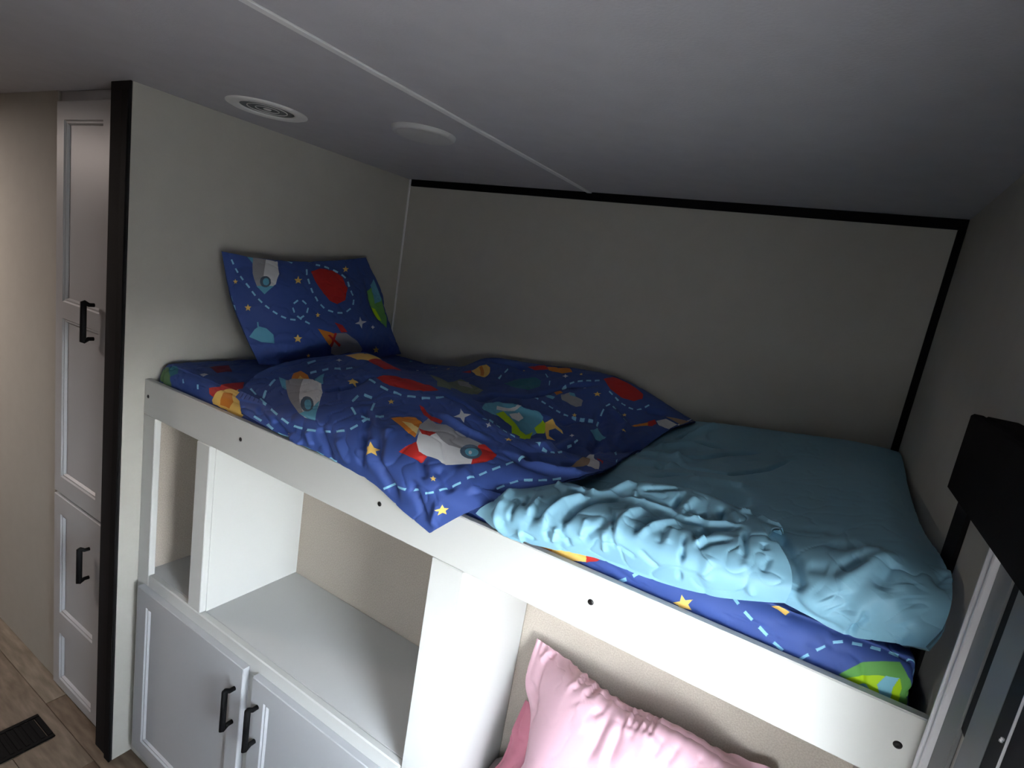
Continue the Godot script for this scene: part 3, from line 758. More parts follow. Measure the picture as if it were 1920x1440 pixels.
# ------------------------------------------------------------------ cloth
func weights(n: int, t: float) -> Array:
	t = clampf(t, 0.0, n - 1.0001)
	var i := int(t)
	var f := t - i
	var w := [-0.5 * f + f * f - 0.5 * f * f * f, 1.0 - 2.5 * f * f + 1.5 * f * f * f, 0.5 * f + 2.0 * f * f - 1.5 * f * f * f, -0.5 * f * f + 0.5 * f * f * f]
	var out := PackedFloat32Array()
	out.resize(n)
	for k in 4:
		var j := i - 1 + k
		if j < 0:
			out[0] += 2.0 * w[k]
			out[1] -= w[k]
		elif j > n - 1:
			out[n - 1] += 2.0 * w[k]
			out[n - 2] -= w[k]
		else:
			out[j] += w[k]
	return [maxi(i - 2, 0), mini(i + 3, n - 1), out]

# a surface through a net of points, creased by folds ([height, width, x, y, z, x, y, z ...]), with a back at some distance.
# puff > 0: the back bulges the other way and meets the front at the rim (a pillow); else an even thickness
func cloth(net: Array, folds: Array, ns: int, nt: int, thick: float, puff := 0.0, away := Vector3.ZERO, by_x := false, ruffle := 0.0, grain := 0.0015, bottom := -1.0, rests := false) -> ArrayMesh:
	var rows: int = net[0]
	var cols: int = net[1]
	var pts := []
	for i in rows * cols:
		pts.append(Vector3(net[2][3 * i], net[2][3 * i + 1], net[2][3 * i + 2]))
	var ws := []
	for k in ns:
		ws.append(weights(cols, (cols - 1.0) * k / (ns - 1)))
	var g := PackedVector3Array()
	g.resize(ns * nt)
	for j in nt:
		var wt := weights(rows, (rows - 1.0) * j / (nt - 1))
		var line := []
		for c in cols:
			var p := Vector3.ZERO
			for r in range(wt[0], wt[1] + 1):
				p += pts[r * cols + c] * wt[2][r]
			line.append(p)
		for k in ns:
			var p := Vector3.ZERO
			for c in range(ws[k][0], ws[k][1] + 1):
				p += line[c] * ws[k][2][c]
			g[j * ns + k] = p
	var nrm := normals_of(g, ns, nt)
	var fine := FastNoiseLite.new()
	fine.seed = 7
	fine.frequency = 16.0
	fine.fractal_octaves = 2
	var add := PackedFloat32Array()
	add.resize(ns * nt)
	for i in ns * nt:
		var crumple := absf(fine.get_noise_3dv(g[i] * 0.7 + Vector3(3.1, 0, 5.7)))
		add[i] = grain * (fine.get_noise_3dv(g[i]) - 2.2 * exp(-crumple * 14.0))
	for f in folds:
		var amp: float = f[0]
		var wd: float = f[1]
		var reach := 2.6 * wd
		var line := PackedVector3Array()
		for k in range(2, f.size(), 3):
			line.append(Vector3(f[k], f[k + 1], f[k + 2]))
		var bounds := AABB(line[0], Vector3.ZERO)
		var run := PackedFloat32Array([0.0])
		for k in range(1, line.size()):
			bounds = bounds.expand(line[k])
			run.append(run[k - 1] + line[k].distance_to(line[k - 1]))
		var total := maxf(run[line.size() - 1], 1e-4)
		bounds = bounds.grow(reach)
		for i in ns * nt:
			var p := g[i]
			if not bounds.has_point(p):
				continue
			var best := 1e9
			var at := 0.0
			for k in line.size() - 1:
				var a := line[k]
				var d := line[k + 1] - a
				var u := clampf((p - a).dot(d) / maxf(d.length_squared(), 1e-9), 0.0, 1.0)
				var q := p.distance_squared_to(a + d * u)
				if q < best:
					best = q
					at = (run[k] + u * (run[k + 1] - run[k])) / total
			var fall := minf(1.0, 0.2 + 5.0 * minf(at, 1.0 - at))
			add[i] += amp * fall * exp(-best / (wd * wd))
	if ruffle > 0.0:
		for j in nt:
			for k in ns:
				var b := float(j) / (nt - 1)
				var a := float(k) / (ns - 1)
				add[j * ns + k] += ruffle * pow(b, 8.0) * sin(a * 120.0 + 3.0 * sin(a * 17.0))
	for i in ns * nt:
		g[i] += nrm[i] * add[i]
		if rests:
			g[i] = clear_of_mattress(g[i], thick)
	nrm = normals_of(g, ns, nt)
	var back := PackedVector3Array()
	back.resize(ns * nt)
	for j in nt:
		for k in ns:
			var i := j * ns + k
			if bottom > 0.0:
				back[i] = Vector3(g[i].x, minf(bottom, g[i].y - 0.0005), g[i].z)
			elif puff > 0.0:
				var a := float(k) / (ns - 1)
				var b := float(j) / (nt - 1)
				back[i] = g[i] + away * puff * pow(16.0 * a * (1.0 - a) * b * (1.0 - b), 0.45)
			else:
				back[i] = clear_of_mattress(g[i] - nrm[i] * thick, 0.0) if rests else g[i] - nrm[i] * thick
	var verts := PackedVector3Array()
	var norms := PackedVector3Array()
	var uvs := PackedVector2Array()
	var idx := PackedInt32Array()
	var bn := normals_of(back, ns, nt)
	for side in 2:
		for j in nt:
			for k in ns:
				var i := j * ns + k
				verts.append(g[i] if side == 0 else back[i])
				norms.append(nrm[i] if side == 0 else -bn[i])
				uvs.append(Vector2(g[i].x / 1.95 if by_x else float(k) / (ns - 1), float(j) / (nt - 1)))
	var off := ns * nt
	for j in nt - 1:
		for k in ns - 1:
			var i := j * ns + k
			idx.append_array([i, i + ns, i + 1, i + 1, i + ns, i + ns + 1])
			idx.append_array([off + i, off + i + 1, off + i + ns, off + i + 1, off + i + ns + 1, off + i + ns])
	if puff <= 0.0:
		for k in ns - 1:
			for e in [k, (nt - 1) * ns + k]:
				idx.append_array([e, e + 1, off + e, e + 1, off + e + 1, off + e])
		for j in nt - 1:
			for e in [j * ns, j * ns + ns - 1]:
				idx.append_array([e, off + e, e + ns, e + ns, off + e, off + e + ns])
	var arr := []
	arr.resize(Mesh.ARRAY_MAX)
	arr[Mesh.ARRAY_VERTEX] = verts
	arr[Mesh.ARRAY_NORMAL] = norms
	arr[Mesh.ARRAY_TEX_UV] = uvs
	arr[Mesh.ARRAY_INDEX] = idx
	var m := ArrayMesh.new()
	m.add_surface_from_arrays(Mesh.PRIMITIVE_TRIANGLES, arr)
	return m

# cloth that lies on the mattress or hangs in front of the guard board does not sink into them
func clear_of_mattress(p: Vector3, more: float) -> Vector3:
	var top := 1.3745 + more
	if p.y < top and p.z < -0.0205 + more:
		if top - p.y < -0.0205 + more - p.z:
			p.y = top
		else:
			p.z = -0.0205 + more
	if p.y < 1.3205 + more and p.z < 0.0025 + more:
		if 1.3205 + more - p.y < 0.0025 + more - p.z:
			p.y = 1.3205 + more
		else:
			p.z = 0.0025 + more
	return p

func normals_of(g: PackedVector3Array, ns: int, nt: int) -> PackedVector3Array:
	var out := PackedVector3Array()
	out.resize(ns * nt)
	for j in nt:
		for k in ns:
			var du := g[j * ns + mini(k + 1, ns - 1)] - g[j * ns + maxi(k - 1, 0)]
			var dv := g[mini(j + 1, nt - 1) * ns + k] - g[maxi(j - 1, 0) * ns + k]
			out[j * ns + k] = du.cross(dv).normalized()
	return out

# ------------------------------------------------------------------ the printed cotton
func ink(called: String) -> Color:
	return {
		"base": tone(62, 87, 156), "dash": tone(150, 214, 240), "white": tone(228, 230, 232), "grey": tone(164, 164, 168), "slate": tone(84, 104, 124), "teal": tone(104, 178, 206),
		"deepteal": tone(52, 120, 138), "red": tone(196, 48, 44), "darkred": tone(120, 30, 50), "orange": tone(226, 138, 50), "yellow": tone(246, 204, 110), "cream": tone(250, 222, 150),
		"sage": tone(120, 134, 112), "sagegreen": tone(104, 138, 96), "lime": tone(190, 232, 28), "green": tone(110, 178, 92), "pale": tone(140, 208, 232), "tan": tone(168, 142, 120)}[called]

func fill(im: Image, p: PackedVector2Array, c: Color) -> void:
	var lo := 1e9
	var hi := -1e9
	for q in p:
		lo = minf(lo, q.y)
		hi = maxf(hi, q.y)
	var n := p.size()
	for y in range(maxi(0, int(floor(lo))), mini(im.get_height() - 1, int(ceil(hi))) + 1):
		var xs := []
		var yy := y + 0.31
		for i in n:
			var a := p[i]
			var b := p[(i + 1) % n]
			if (a.y <= yy) != (b.y <= yy):
				xs.append(a.x + (yy - a.y) / (b.y - a.y) * (b.x - a.x))
		xs.sort()
		for i in range(0, xs.size() - 1, 2):
			var x0 := int(round(xs[i]))
			var wide := maxi(1, int(round(xs[i + 1])) - x0)
			im.fill_rect(Rect2i(x0, y, wide, 1), c)

func star5(c: Vector2, r: Vector2) -> PackedVector2Array:
	var out := PackedVector2Array()
	for k in 10:
		var a := -PI / 2 + PI * k / 5.0
		var f := 1.0 if k % 2 == 0 else 0.45
		out.append(c + Vector2(cos(a), sin(a)) * r * f)
	return out

func printed(called: String, w: int, h: int, motifs: Array, strewn: int, star_r: Vector2, free: Rect2) -> StandardMaterial3D:
	var im := Image.create(w, h, false, Image.FORMAT_RGB8)
	im.fill(ink("base"))
	var rng := RandomNumberGenerator.new()
	rng.seed = 11
	for k in strewn:   # the cloth that lies out of sight carries the same stars
		var c := Vector2(lerpf(free.position.x, free.end.x, rng.randf()) * w, lerpf(free.position.y, free.end.y, rng.randf()) * h)
		fill(im, star5(c, star_r * rng.randf_range(0.6, 1.2)), ink(["yellow", "white", "yellow", "teal"][k % 4]))
	for m in motifs:
		var p := PackedVector2Array()
		for k in range(1, m.size(), 2):
			p.append(Vector2(m[k], m[k + 1]))
		fill(im, p, ink(m[0]))
	var out := mat(called, Color.WHITE, 0.62, 0.0, 0.4)
	out.albedo_texture = ImageTexture.create_from_image(im)
	out.texture_repeat = false
	return out

# ------------------------------------------------------------------ fittings
func pull_handle(parent: Node3D, at: Vector3, black: Material) -> void:
	part(parent, "handle", tube([Vector3(0, -0.053, 0), Vector3(0, -0.053, 0.014), Vector3(0, -0.062, 0.028), Vector3(0, -0.062, 0.0285), Vector3(0, 0.062, 0.0285), Vector3(0, 0.062, 0.028), Vector3(0, 0.053, 0.014), Vector3(0, 0.053, 0)], 0.0062, 10), black, at)

func _ready() -> void:
	# ---------------------------------------------------------------- camera
	var cam := Camera3D.new()
	cam.name = "camera"
	cam.transform = Transform3D(Basis(Vector3(0.844758, 0.161726, -0.510126), Vector3(-0.233819, 0.968983, -0.080001), Vector3(0.481366, 0.186859, 0.856371)), Vector3(1.73094, 1.78882, 0.85421))
	cam.fov = 69.81
	cam.near = 0.02
	cam.far = 60.0
	cam.current = true
	add_child(cam)
	# ---------------------------------------------------------------- sky, exposure, daylight
	var env := Environment.new()
	var sky := Sky.new()
	var air := ProceduralSkyMaterial.new()
	air.sky_top_color = Color(0.82, 0.86, 0.91)
	air.sky_horizon_color = Color(0.95, 0.96, 0.96)
	air.ground_horizon_color = Color(0.5, 0.5, 0.5)
	air.ground_bottom_color = Color(0.34, 0.34, 0.34)
	air.sky_energy_multiplier = 5.8
	air.ground_energy_multiplier = 7.2
	sky.sky_material = air
	env.background_mode = Environment.BG_SKY
	env.sky = sky
	env.tonemap_mode = Environment.TONE_MAPPER_LINEAR
	env.tonemap_exposure = 1.0
	env.sdfgi_enabled = true
	env.ssao_enabled = true
	env.ssil_enabled = true
	var we := WorldEnvironment.new()
	we.name = "environment"
	we.environment = env
	add_child(we)
	# daylight that comes in through the window in the right wall
	var day := AreaLight3D.new()
	day.name = "window_daylight"
	day.area_size = Vector2(0.34, 0.74)
	day.area_normalize_energy = true
	day.light_color = Color(0.93, 0.97, 1.0)
	day.light_energy = 0.05
	day.shadow_enabled = true
	add_child(day)
	day.position = Vector3(1.944, 1.17, 0.45)
	day.rotation = Vector3(0, PI / 2, 0)
	# added daylight lamp for the unseen window put in behind the camera
	var day2 := AreaLight3D.new()
	day2.name = "added_front_daylight"
	day2.area_size = Vector2(0.2, 0.4)
	day2.area_normalize_energy = true
	day2.light_color = Color(0.95, 0.98, 1.0)
	day2.light_energy = 0.03
	day2.shadow_enabled = true
	add_child(day2)
	day2.position = Vector3(1.735, 1.26, FRONT - 0.012)

	# ---------------------------------------------------------------- materials
	var weave := bump_tex(3, 0.12, 512, 3.0)
	var paper := tri(mat("wall_paper", Color.WHITE, 0.75), noise_tex(5, 0.02, tone(184, 182, 173), tone(188, 186, 177), 256), weave, 2.2, 0.05)
	var wood := tri(mat("low_bounce_wood", Color.WHITE, 0.5), noise_tex(31, 0.04, tone(52, 40, 33), tone(82, 64, 52), 512, 4, Vector2i(1, 6)), null, 1.2)  # dark finish invented for the unseen walls, to cut bounced light
	var linen := tri(mat("linen_panel", Color.WHITE, 0.85), noise_tex(9, 0.11, tone(178, 168, 154), tone(206, 197, 184), 512, 4, Vector2i(1, 1)), weave, 3.5, 0.25)
	var ceil_m := tri(mat("ceiling_panel", Color.WHITE, 0.7), noise_tex(6, 0.02, tone(186, 185, 190), tone(192, 191, 196), 256), weave, 2.2, 0.1)
	var white := mat("white_laminate", tone(216, 217, 213), 0.45)
	var door_m := mat("dimmed_white_door", tone(192, 194, 196), 0.42)  # same white as the frame, darkened to stand for shade on the doors
	var inner_m := mat("shelf_laminate", tone(214, 215, 213), 0.5)
	var black := mat("black_metal", tone(12, 12, 13), 0.6, 0.0, 0.25)
	var trim_m := mat("black_trim", tone(12, 11, 12), 0.75, 0.0, 0.3)
	var hole := mat("screw_black", tone(20, 18, 18), 0.4)
	var silver := mat("aluminium", tone(238, 238, 242), 0.35, 0.2)
	var grey := mat("grey_frame", tone(116, 118, 118), 0.5)
	var dark_panel := mat("valance_cloth", tone(22, 20, 20), 0.95, 0.0, 0.2)
	var batten_m := mat("batten_white", tone(232, 232, 232), 0.5)

	# ---------------------------------------------------------------- setting
	var planks := []
	for k in 4:
		var lo: Color = [tone(88, 68, 50), tone(116, 100, 82), tone(100, 82, 64), tone(126, 112, 94)][k]
		var pm := tri(mat("plank_%d" % k, Color.WHITE, 0.55), noise_tex(20 + k, 0.05, lo.darkened(0.18), lo.lightened(0.14), 512, 5, Vector2i(6, 1)), null, 1.4)
		pm.uv1_offset = Vector3(0.3 * k, 0, 0.2 * k)
		planks.append(pm)
	var floor_n := wall("floor", mat("subfloor", tone(70, 60, 50), 0.8), Vector3(-2.6, -0.06, BACK - 0.1), Vector3(LEN + 0.05, -0.0045, FRONT + 0.05))
	floor_n.set_meta("label", "brown and greige wood plank floor")
	var joints := [-0.06, 0.092, 0.244, 0.396, 0.548, 0.70, 0.852, 1.004, 1.156, 1.308, FRONT]
	for r in joints.size() - 1:
		var x := -2.55 + 0.37 * (r % 3)
		var k := r
		while x < LEN - 0.01:
			var x1 := minf(x + 1.07, LEN)
			var a := Vector3(maxf(x, -2.55) + 0.0007, -0.0045, joints[r] + 0.0007)
			var b := Vector3(x1 - 0.0007, 0.0, joints[r + 1] - 0.0007)
			if x1 - x > 0.05:
				var pn := part(floor_n, "plank", box(b - a, 0.0008), planks[(k * 7 + r * 3) % 4], (a + b) / 2.0 - floor_n.position)
				pn.name = "plank"
			x = x1
			k += 1
	var vent_at := Vector3(0.252, TALL, -0.163)
	var ceil_n := Node3D.new()
	ceil_n.name = "ceiling"
	ceil_n.set_meta("kind", "structure")
	ceil_n.set_meta("label", "pale grey ceiling panels")
	add_child(ceil_n)
	var cx0 := vent_at.x - 0.0705
	var cx1 := vent_at.x + 0.0705
	slab(ceil_n, "ceiling_panel", ceil_m, Vector3(-2.6, TALL, BACK - 0.1), Vector3(cx0, TALL + 0.05, FRONT + 0.05), 0.0)
	slab(ceil_n, "ceiling_panel", ceil_m, Vector3(cx1, TALL, BACK - 0.1), Vector3(LEN + 0.05, TALL + 0.05, FRONT + 0.05), 0.0)
	slab(ceil_n, "ceiling_panel", ceil_m, Vector3(cx0, TALL, BACK - 0.1), Vector3(cx1, TALL + 0.05, vent_at.z - 0.0705), 0.0)
	slab(ceil_n, "ceiling_panel", ceil_m, Vector3(cx0, TALL, vent_at.z + 0.0705), Vector3(cx1, TALL + 0.05, FRONT + 0.05), 0.0)
	wall("wall_back", paper, Vector3(-0.1, 0, BACK - 0.05), Vector3(LEN + 0.05, TALL, BACK)).set_meta("label", "plain grey-beige back wall above the bunk")
	wall("wall_left", paper, Vector3(-0.1, 0, BACK), Vector3(0, TALL, 0.057)).set_meta("label", "white partition at the pillow end of the bunk")
	wall("wall_lower", linen, Vector3(1.2135, 0, -0.385), Vector3(LEN, 1.215, -0.335)).set_meta("label", "beige linen panel behind the pink pillow")
	wall("wall_hall", paper, Vector3(-2.6, 0, -0.1), Vector3(-0.535, TALL, 0.022)).set_meta("label", "pale wall left of the tall cupboard")
	wall("wall_end", wood, Vector3(-2.65, 0, 0.022), Vector3(-2.6, TALL, FRONT))
	# front wall with an opening for the added window
	var wf := Node3D.new()
	wf.name = "wall_front"
	wf.set_meta("kind", "structure")
	add_child(wf)
	var fx0 := 1.54
	var fx1 := 1.85
	var fy0 := 1.05
	var fy1 := 1.47
	slab(wf, "panel", wood, Vector3(-2.65, 0, FRONT), Vector3(fx0, TALL, FRONT + 0.05))
	slab(wf, "panel", wood, Vector3(fx1, 0, FRONT), Vector3(LEN + 0.05, TALL, FRONT + 0.05))
	slab(wf, "panel", wood, Vector3(fx0, 0, FRONT), Vector3(fx1, fy0, FRONT + 0.05))
	slab(wf, "panel", wood, Vector3(fx0, fy1, FRONT), Vector3(fx1, TALL, FRONT + 0.05))
	# right wall with the window's opening
	var wr := Node3D.new()
	wr.name = "wall_right"
	wr.set_meta("kind", "structure")
	wr.set_meta("label", "plain wall at the foot of the bunk")
	add_child(wr)
	var wz0 := 0.265
	var wz1 := 0.64
	var wy0 := 0.78
	var wy1 := 1.57
	slab(wr, "panel", paper, Vector3(LEN, 0, BACK), Vector3(LEN + 0.05, TALL, wz0))
	slab(wr, "panel", paper, Vector3(LEN, 0, wz1), Vector3(LEN + 0.05, TALL, FRONT))
	slab(wr, "panel", paper, Vector3(LEN, 0, wz0), Vector3(LEN + 0.05, wy0, wz1))
	slab(wr, "panel", paper, Vector3(LEN, wy1, wz0), Vector3(LEN + 0.05, TALL, wz1))
	var glass := mat("window_glass", Color(0.9, 0.95, 1.0, 0.08), 0.02)
	glass.transparency = BaseMaterial3D.TRANSPARENCY_ALPHA
	var win := Node3D.new()
	win.name = "window_1"
	win.set_meta("kind", "structure")
	win.set_meta("label", "window under the dark valance, aluminium strip along its edge")
	add_child(win)
	slab(win, "pane", glass, Vector3(LEN + 0.02, wy0, wz0), Vector3(LEN + 0.024, wy1, wz1), 0.0005)
	# the frame that shows at the picture's edge: silver strip, grey boards, black gasket
	slab(win, "edge_strip", silver, Vector3(LEN - 0.014, 0.0, 0.038), Vector3(LEN, 1.60, 0.0435), 0.0012)
	slab(win, "edge_groove", mat("groove_grey", tone(92, 88, 100), 0.5), Vector3(LEN - 0.006, 0.0, 0.0435), Vector3(LEN, 1.60, 0.0505), 0.0008)
	slab(win, "edge_strip", silver, Vector3(LEN - 0.012, 0.0, 0.0505), Vector3(LEN, 1.60, 0.057), 0.0012)
	slab(win, "frame_board", grey, Vector3(LEN - 0.005, 0.0, 0.057), Vector3(LEN, 1.60, 0.108), 0.001)
	slab(win, "gasket", trim_m, Vector3(LEN - 0.003, 1.385, 0.108), Vector3(LEN, 1.60, 0.128), 0.0008)
	slab(win, "frame_board", grey, Vector3(LEN - 0.004, 0.0, 0.128), Vector3(LEN, 1.60, 0.188), 0.001)
	slab(win, "gasket", trim_m, Vector3(LEN - 0.004, 0.0, 0.188), Vector3(LEN, 1.60, wz0), 0.001)
	slab(win, "frame_board", grey, Vector3(LEN - 0.006, 0.0, wz1), Vector3(LEN, 1.60, wz1 + 0.06), 0.001)
	slab(win, "frame_board", grey, Vector3(LEN - 0.006, wy0 - 0.05, wz0), Vector3(LEN, wy0, wz1), 0.001)
	slab(win, "shade_cord", silver, Vector3(LEN - 0.008, 0.9, 0.232), Vector3(LEN - 0.006, 1.60, 0.234), 0.0005)
	for y in [1.455, 1.452, 1.50]:
		part(win, "cord_bead", lathe([[0.0, -0.002], [0.0016, -0.001], [0.0016, 0.001], [0.0, 0.002]], 10), silver, Vector3(LEN - 0.008, y, 0.222 + (y - 1.45) * 0.6))
	var added_win2 := Node3D.new()
	added_win2.name = "added_window_2"  # unseen window, added to light the right end of the bunk
	added_win2.set_meta("kind", "structure")
	add_child(added_win2)
	slab(added_win2, "pane", glass, Vector3(fx0, fy0, FRONT + 0.02), Vector3(fx1, fy1, FRONT + 0.024), 0.0005)
	for q in [[fx0 - 0.03, fy0 - 0.03, fx0, fy1 + 0.03], [fx1, fy0 - 0.03, fx1 + 0.03, fy1 + 0.03], [fx0, fy0 - 0.03, fx1, fy0], [fx0, fy1, fx1, fy1 + 0.03]]:
		slab(added_win2, "frame_board", white, Vector3(q[0], q[1], FRONT - 0.01), Vector3(q[2], q[3], FRONT), 0.001)
	# trims
	wall("trim_1", trim_m, Vector3(0.016, TALL - 0.0275, BACK), Vector3(LEN, TALL, BACK + 0.01)).set_meta("label", "black strip along the back wall under the ceiling")
	wall("trim_2", trim_m, Vector3(1.932, 1.22, BACK), Vector3(LEN, TALL - 0.0275, BACK + 0.012)).set_meta("label", "black strip up the back right corner")
	wall("trim_3", mat("dark_batten", tone(34, 32, 33), 0.8, 0.0, 0.3), Vector3(-0.104, 0, 0.0572), Vector3(0.0, TALL, 0.0625)).set_meta("label", "dark batten on the partition's end")
	wall("trim_4", trim_m, Vector3(-0.03, 0, 0.0627), Vector3(0.002, TALL - 0.025, 0.069)).set_meta("label", "black corner strip on the partition's edge")
	wall("trim_5", batten_m, Vector3(0.848, TALL - 0.004, BACK), Vector3(0.866, TALL, FRONT)).set_meta("label", "pale batten over the ceiling seam")
	wall("trim_6", batten_m, Vector3(0, 1.22, BACK), Vector3(0.008, TALL, BACK + 0.006)).set_meta("label", "thin pale bead in the left back corner")
	wall("trim_7", trim_m, Vector3(LEN - 0.006, 1.2, -0.20), Vector3(LEN, 1.62, -0.13)).set_meta("label", "black upright strip behind the foot of the comforter")

	# ---------------------------------------------------------------- bunk
	var bunk := thing("bunk_bed", "white upper bunk with a long guard board held by black screws", "bunk bed", Vector3(0, 1.2, 0))
	var o := bunk.position
	slab(bunk, "guard_board", white, Vector3(0.0005, 1.2085, -0.0165) - o, Vector3(LEN - 0.0005, 1.318, 0) - o, 0.0022)
	slab(bunk, "back_strip", inner_m, Vector3(0.002, 1.2085, -0.0215) - o, Vector3(LEN - 0.002, 1.3155, -0.017) - o, 0.0015)
	slab(bunk, "platform", inner_m, Vector3(0.002, 1.225, BACK + 0.002) - o, Vector3(LEN - 0.002, 1.252, -0.022) - o)
	for x in [0.023, 0.479, 0.975, 1.476, 1.925]:
		var screw := part(bunk, "screw", lathe([[0.0, 0.0], [0.0056, 0.0], [0.0052, 0.0012], [0.003, 0.0022], [0.0014, 0.0022], [0.0012, 0.0008], [0.0, 0.0008]], 18), hole, Vector3(x, 1.2675, -0.0002) - o, Vector3(PI / 2, 0, 0))
		screw.name = "screw"

	# ---------------------------------------------------------------- shelf cabinet under the bunk
	var cab := thing("storage_cabinet", "white built-in cabinet with open shelf and two cupboard doors under the bunk", "cabinet", Vector3(0, 0, 0))
	var F := -0.0195
	slab(cab, "stile", white, Vector3(0.001, 0.0, F), Vector3(0.066, 1.2075, 0))
	slab(cab, "stile", white, Vector3(0.286, 0.694, F), Vector3(0.347, 1.2075, 0))
	slab(cab, "stile", white, Vector3(1.132, 0.0, F), Vector3(1.2135, 1.2075, 0))
	slab(cab, "rail", white, Vector3(0.0665, 0.634, F), Vector3(1.1315, 0.6935, 0), 0.003)
	slab(cab, "stile", white, Vector3(0.585, 0.05, F), Vector3(0.64, 0.6335, 0))
	slab(cab, "rail", white, Vector3(0.0665, 0.0, F), Vector3(1.1315, 0.06, 0))
	slab(cab, "side_panel", linen, Vector3(0.002, 0.0, -0.334), Vector3(0.03, 1.2, F - 0.0005))
	slab(cab, "side_panel", white, Vector3(0.332, 0.692, -0.334), Vector3(0.347, 1.2075, F), 0.0004)
	slab(cab, "side_panel", white, Vector3(1.1955, 0.0, -0.334), Vector3(1.2135, 1.2075, F), 0.0004)
	slab(cab, "shelf", inner_m, Vector3(0.03, 0.672, -0.334), Vector3(1.195, 0.6915, F - 0.0005))
	slab(cab, "back_panel", linen, Vector3(0.002, 0.0, -0.345), Vector3(1.2125, 1.2075, -0.3345))
	var rings := [[0.052, 0.0195], [0.0035, 0.0155], [0.0075, 0.0155], [0.0115, 0.0095]]
	for d in [[0.046, 0.592], [0.632, 1.172]]:
		var w: float = d[1] - d[0]
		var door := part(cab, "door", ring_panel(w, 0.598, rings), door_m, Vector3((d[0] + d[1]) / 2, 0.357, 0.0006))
		pull_handle(door, Vector3(0.562 - (d[0] + d[1]) / 2 if d[0] < 0.3 else 0.662 - (d[0] + d[1]) / 2, 0.528 - 0.357, 0.0195), black)

	# ---------------------------------------------------------------- tall cupboard beyond the partition
	var tall := thing("tall_cupboard", "tall pale grey cupboard with black handles beyond the partition", "cupboard", Vector3(-0.31, 0, 0.0))
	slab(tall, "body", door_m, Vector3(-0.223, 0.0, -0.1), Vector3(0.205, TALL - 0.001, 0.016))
	var tr := [[0.05, 0.0195], [0.004, 0.0155], [0.009, 0.0155], [0.014, 0.0085]]
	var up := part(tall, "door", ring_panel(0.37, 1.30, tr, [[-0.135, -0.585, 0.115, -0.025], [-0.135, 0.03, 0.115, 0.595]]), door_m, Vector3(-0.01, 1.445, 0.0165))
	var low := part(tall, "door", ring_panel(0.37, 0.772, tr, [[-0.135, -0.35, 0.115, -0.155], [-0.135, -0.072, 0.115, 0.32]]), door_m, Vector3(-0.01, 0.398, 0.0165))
	pull_handle(up, Vector3(0.083, 0.0, 0.0195), black)
	pull_handle(low, Vector3(0.083, 0.222, 0.0195), black)

	# ---------------------------------------------------------------- bedding
	var dress := printed("sheet_print", 2048, 1024, PRINT_MATT, 40, Vector2(16, 14), Rect2(0.05, 0.55, 0.9, 0.4))
	var mattress := thing("mattress", "bunk mattress in a blue sheet printed with planets and stars", "mattress", Vector3(0, 1.254, -0.5))
	var pos_of := func(n: Node3D) -> Vector3: return -n.position
	part(mattress, "fitted_sheet", cloth(NET_MATT, [], 260, 120, 0.006, 0.0, Vector3.ZERO, true, 0.0, 0.002, 1.2532), dress, pos_of.call(mattress))

	var cotton := printed("comforter_print", 2048, 2048, PRINT_COMFORTER, 10, Vector2(26, 16), Rect2(0.05, 0.62, 0.25, 0.3))
	var blue := mat("light_blue_cotton", tone(138, 190, 214), 0.5, 0.0, 0.45)
	blue.rim_enabled = true
	blue.rim = 0.15
	var com := thing("comforter", "rumpled comforter, rocket print side folded back to its light blue underside", "comforter", Vector3(1.0, 1.384, -0.5))
	part(com, "printed_side", cloth(NET_PRINT, FOLDS_PRINT, 240, 300, 0.006, 0.0, Vector3.ZERO, false, 0.0, 0.0011, -1.0, true), cotton, pos_of.call(com))
	var under := part(com, "blue_underside", cloth(NET_BLUE, FOLDS_BLUE, 240, 440, 0.006, 0.0, Vector3.ZERO, false, 0.0, 0.0006, -1.0, true), blue, pos_of.call(com))
	under.set_meta("label", "light blue underside lying over the foot of the mattress")
	var roll := part(com, "blue_rolled_edge", cloth(NET_ROLL, FOLDS_ROLL, 260, 170, 0.005, 0.0, Vector3.ZERO, false, 0.0, 0.0011, -1.0, true), blue, pos_of.call(com))
	roll.set_meta("label", "light blue gathered edge rolled along the guard board")

	var rocket := thing("rocket_pillow", "navy pillow with rocket print propped against the partition", "pillow", Vector3(0.1, 1.38, -0.55))
	var slip := printed("pillow_print", 1024, 1024, PRINT_PILLOW, 0, Vector2.ONE, Rect2(0, 0, 1, 1))
	part(rocket, "pillowcase", cloth(NET_PILLOW, FOLDS_PILLOW, 120, 110, 0.0, 0.07, Vector3(-1, 0, 0)), slip, pos_of.call(rocket))

	# ---------------------------------------------------------------- lower bunk
	var seat := thing("lower_bunk", "lower bunk bench with pale grey cushion under the pink pillow", "bunk bed", Vector3(1.58, 0, 0.0))
	slab(seat, "bench_box", white, Vector3(-0.365, 0.0, -0.33), Vector3(0.3, 0.42, 0.18))
	slab(seat, "cushion", mat("cushion_grey", tone(196, 186, 186), 0.9), Vector3(-0.362, 0.4205, -0.33), Vector3(0.3, 0.55, 0.17), 0.02)
	var satin := mat("pink_satin", tone(222, 180, 192), 0.42, 0.0, 0.5)
	var pink := thing("pink_pillow", "light pink satin pillow leaning on the beige linen panel", "pillow", Vector3(1.55, 0.552, -0.12))
	part(pink, "pillowcase", cloth(NET_PINK, FOLDS_PINK, 200, 150, 0.0, 0.035, Vector3(0, -0.25, -1), false, 0.002, 0.0004), satin, pos_of.call(pink))
	var satin2 := mat("rose_satin", tone(206, 128, 148), 0.5, 0.0, 0.45)
	var pink2 := thing("rose_pillow", "darker rose pillow tucked behind the light pink one", "pillow", Vector3(1.4, 0.552, -0.2))
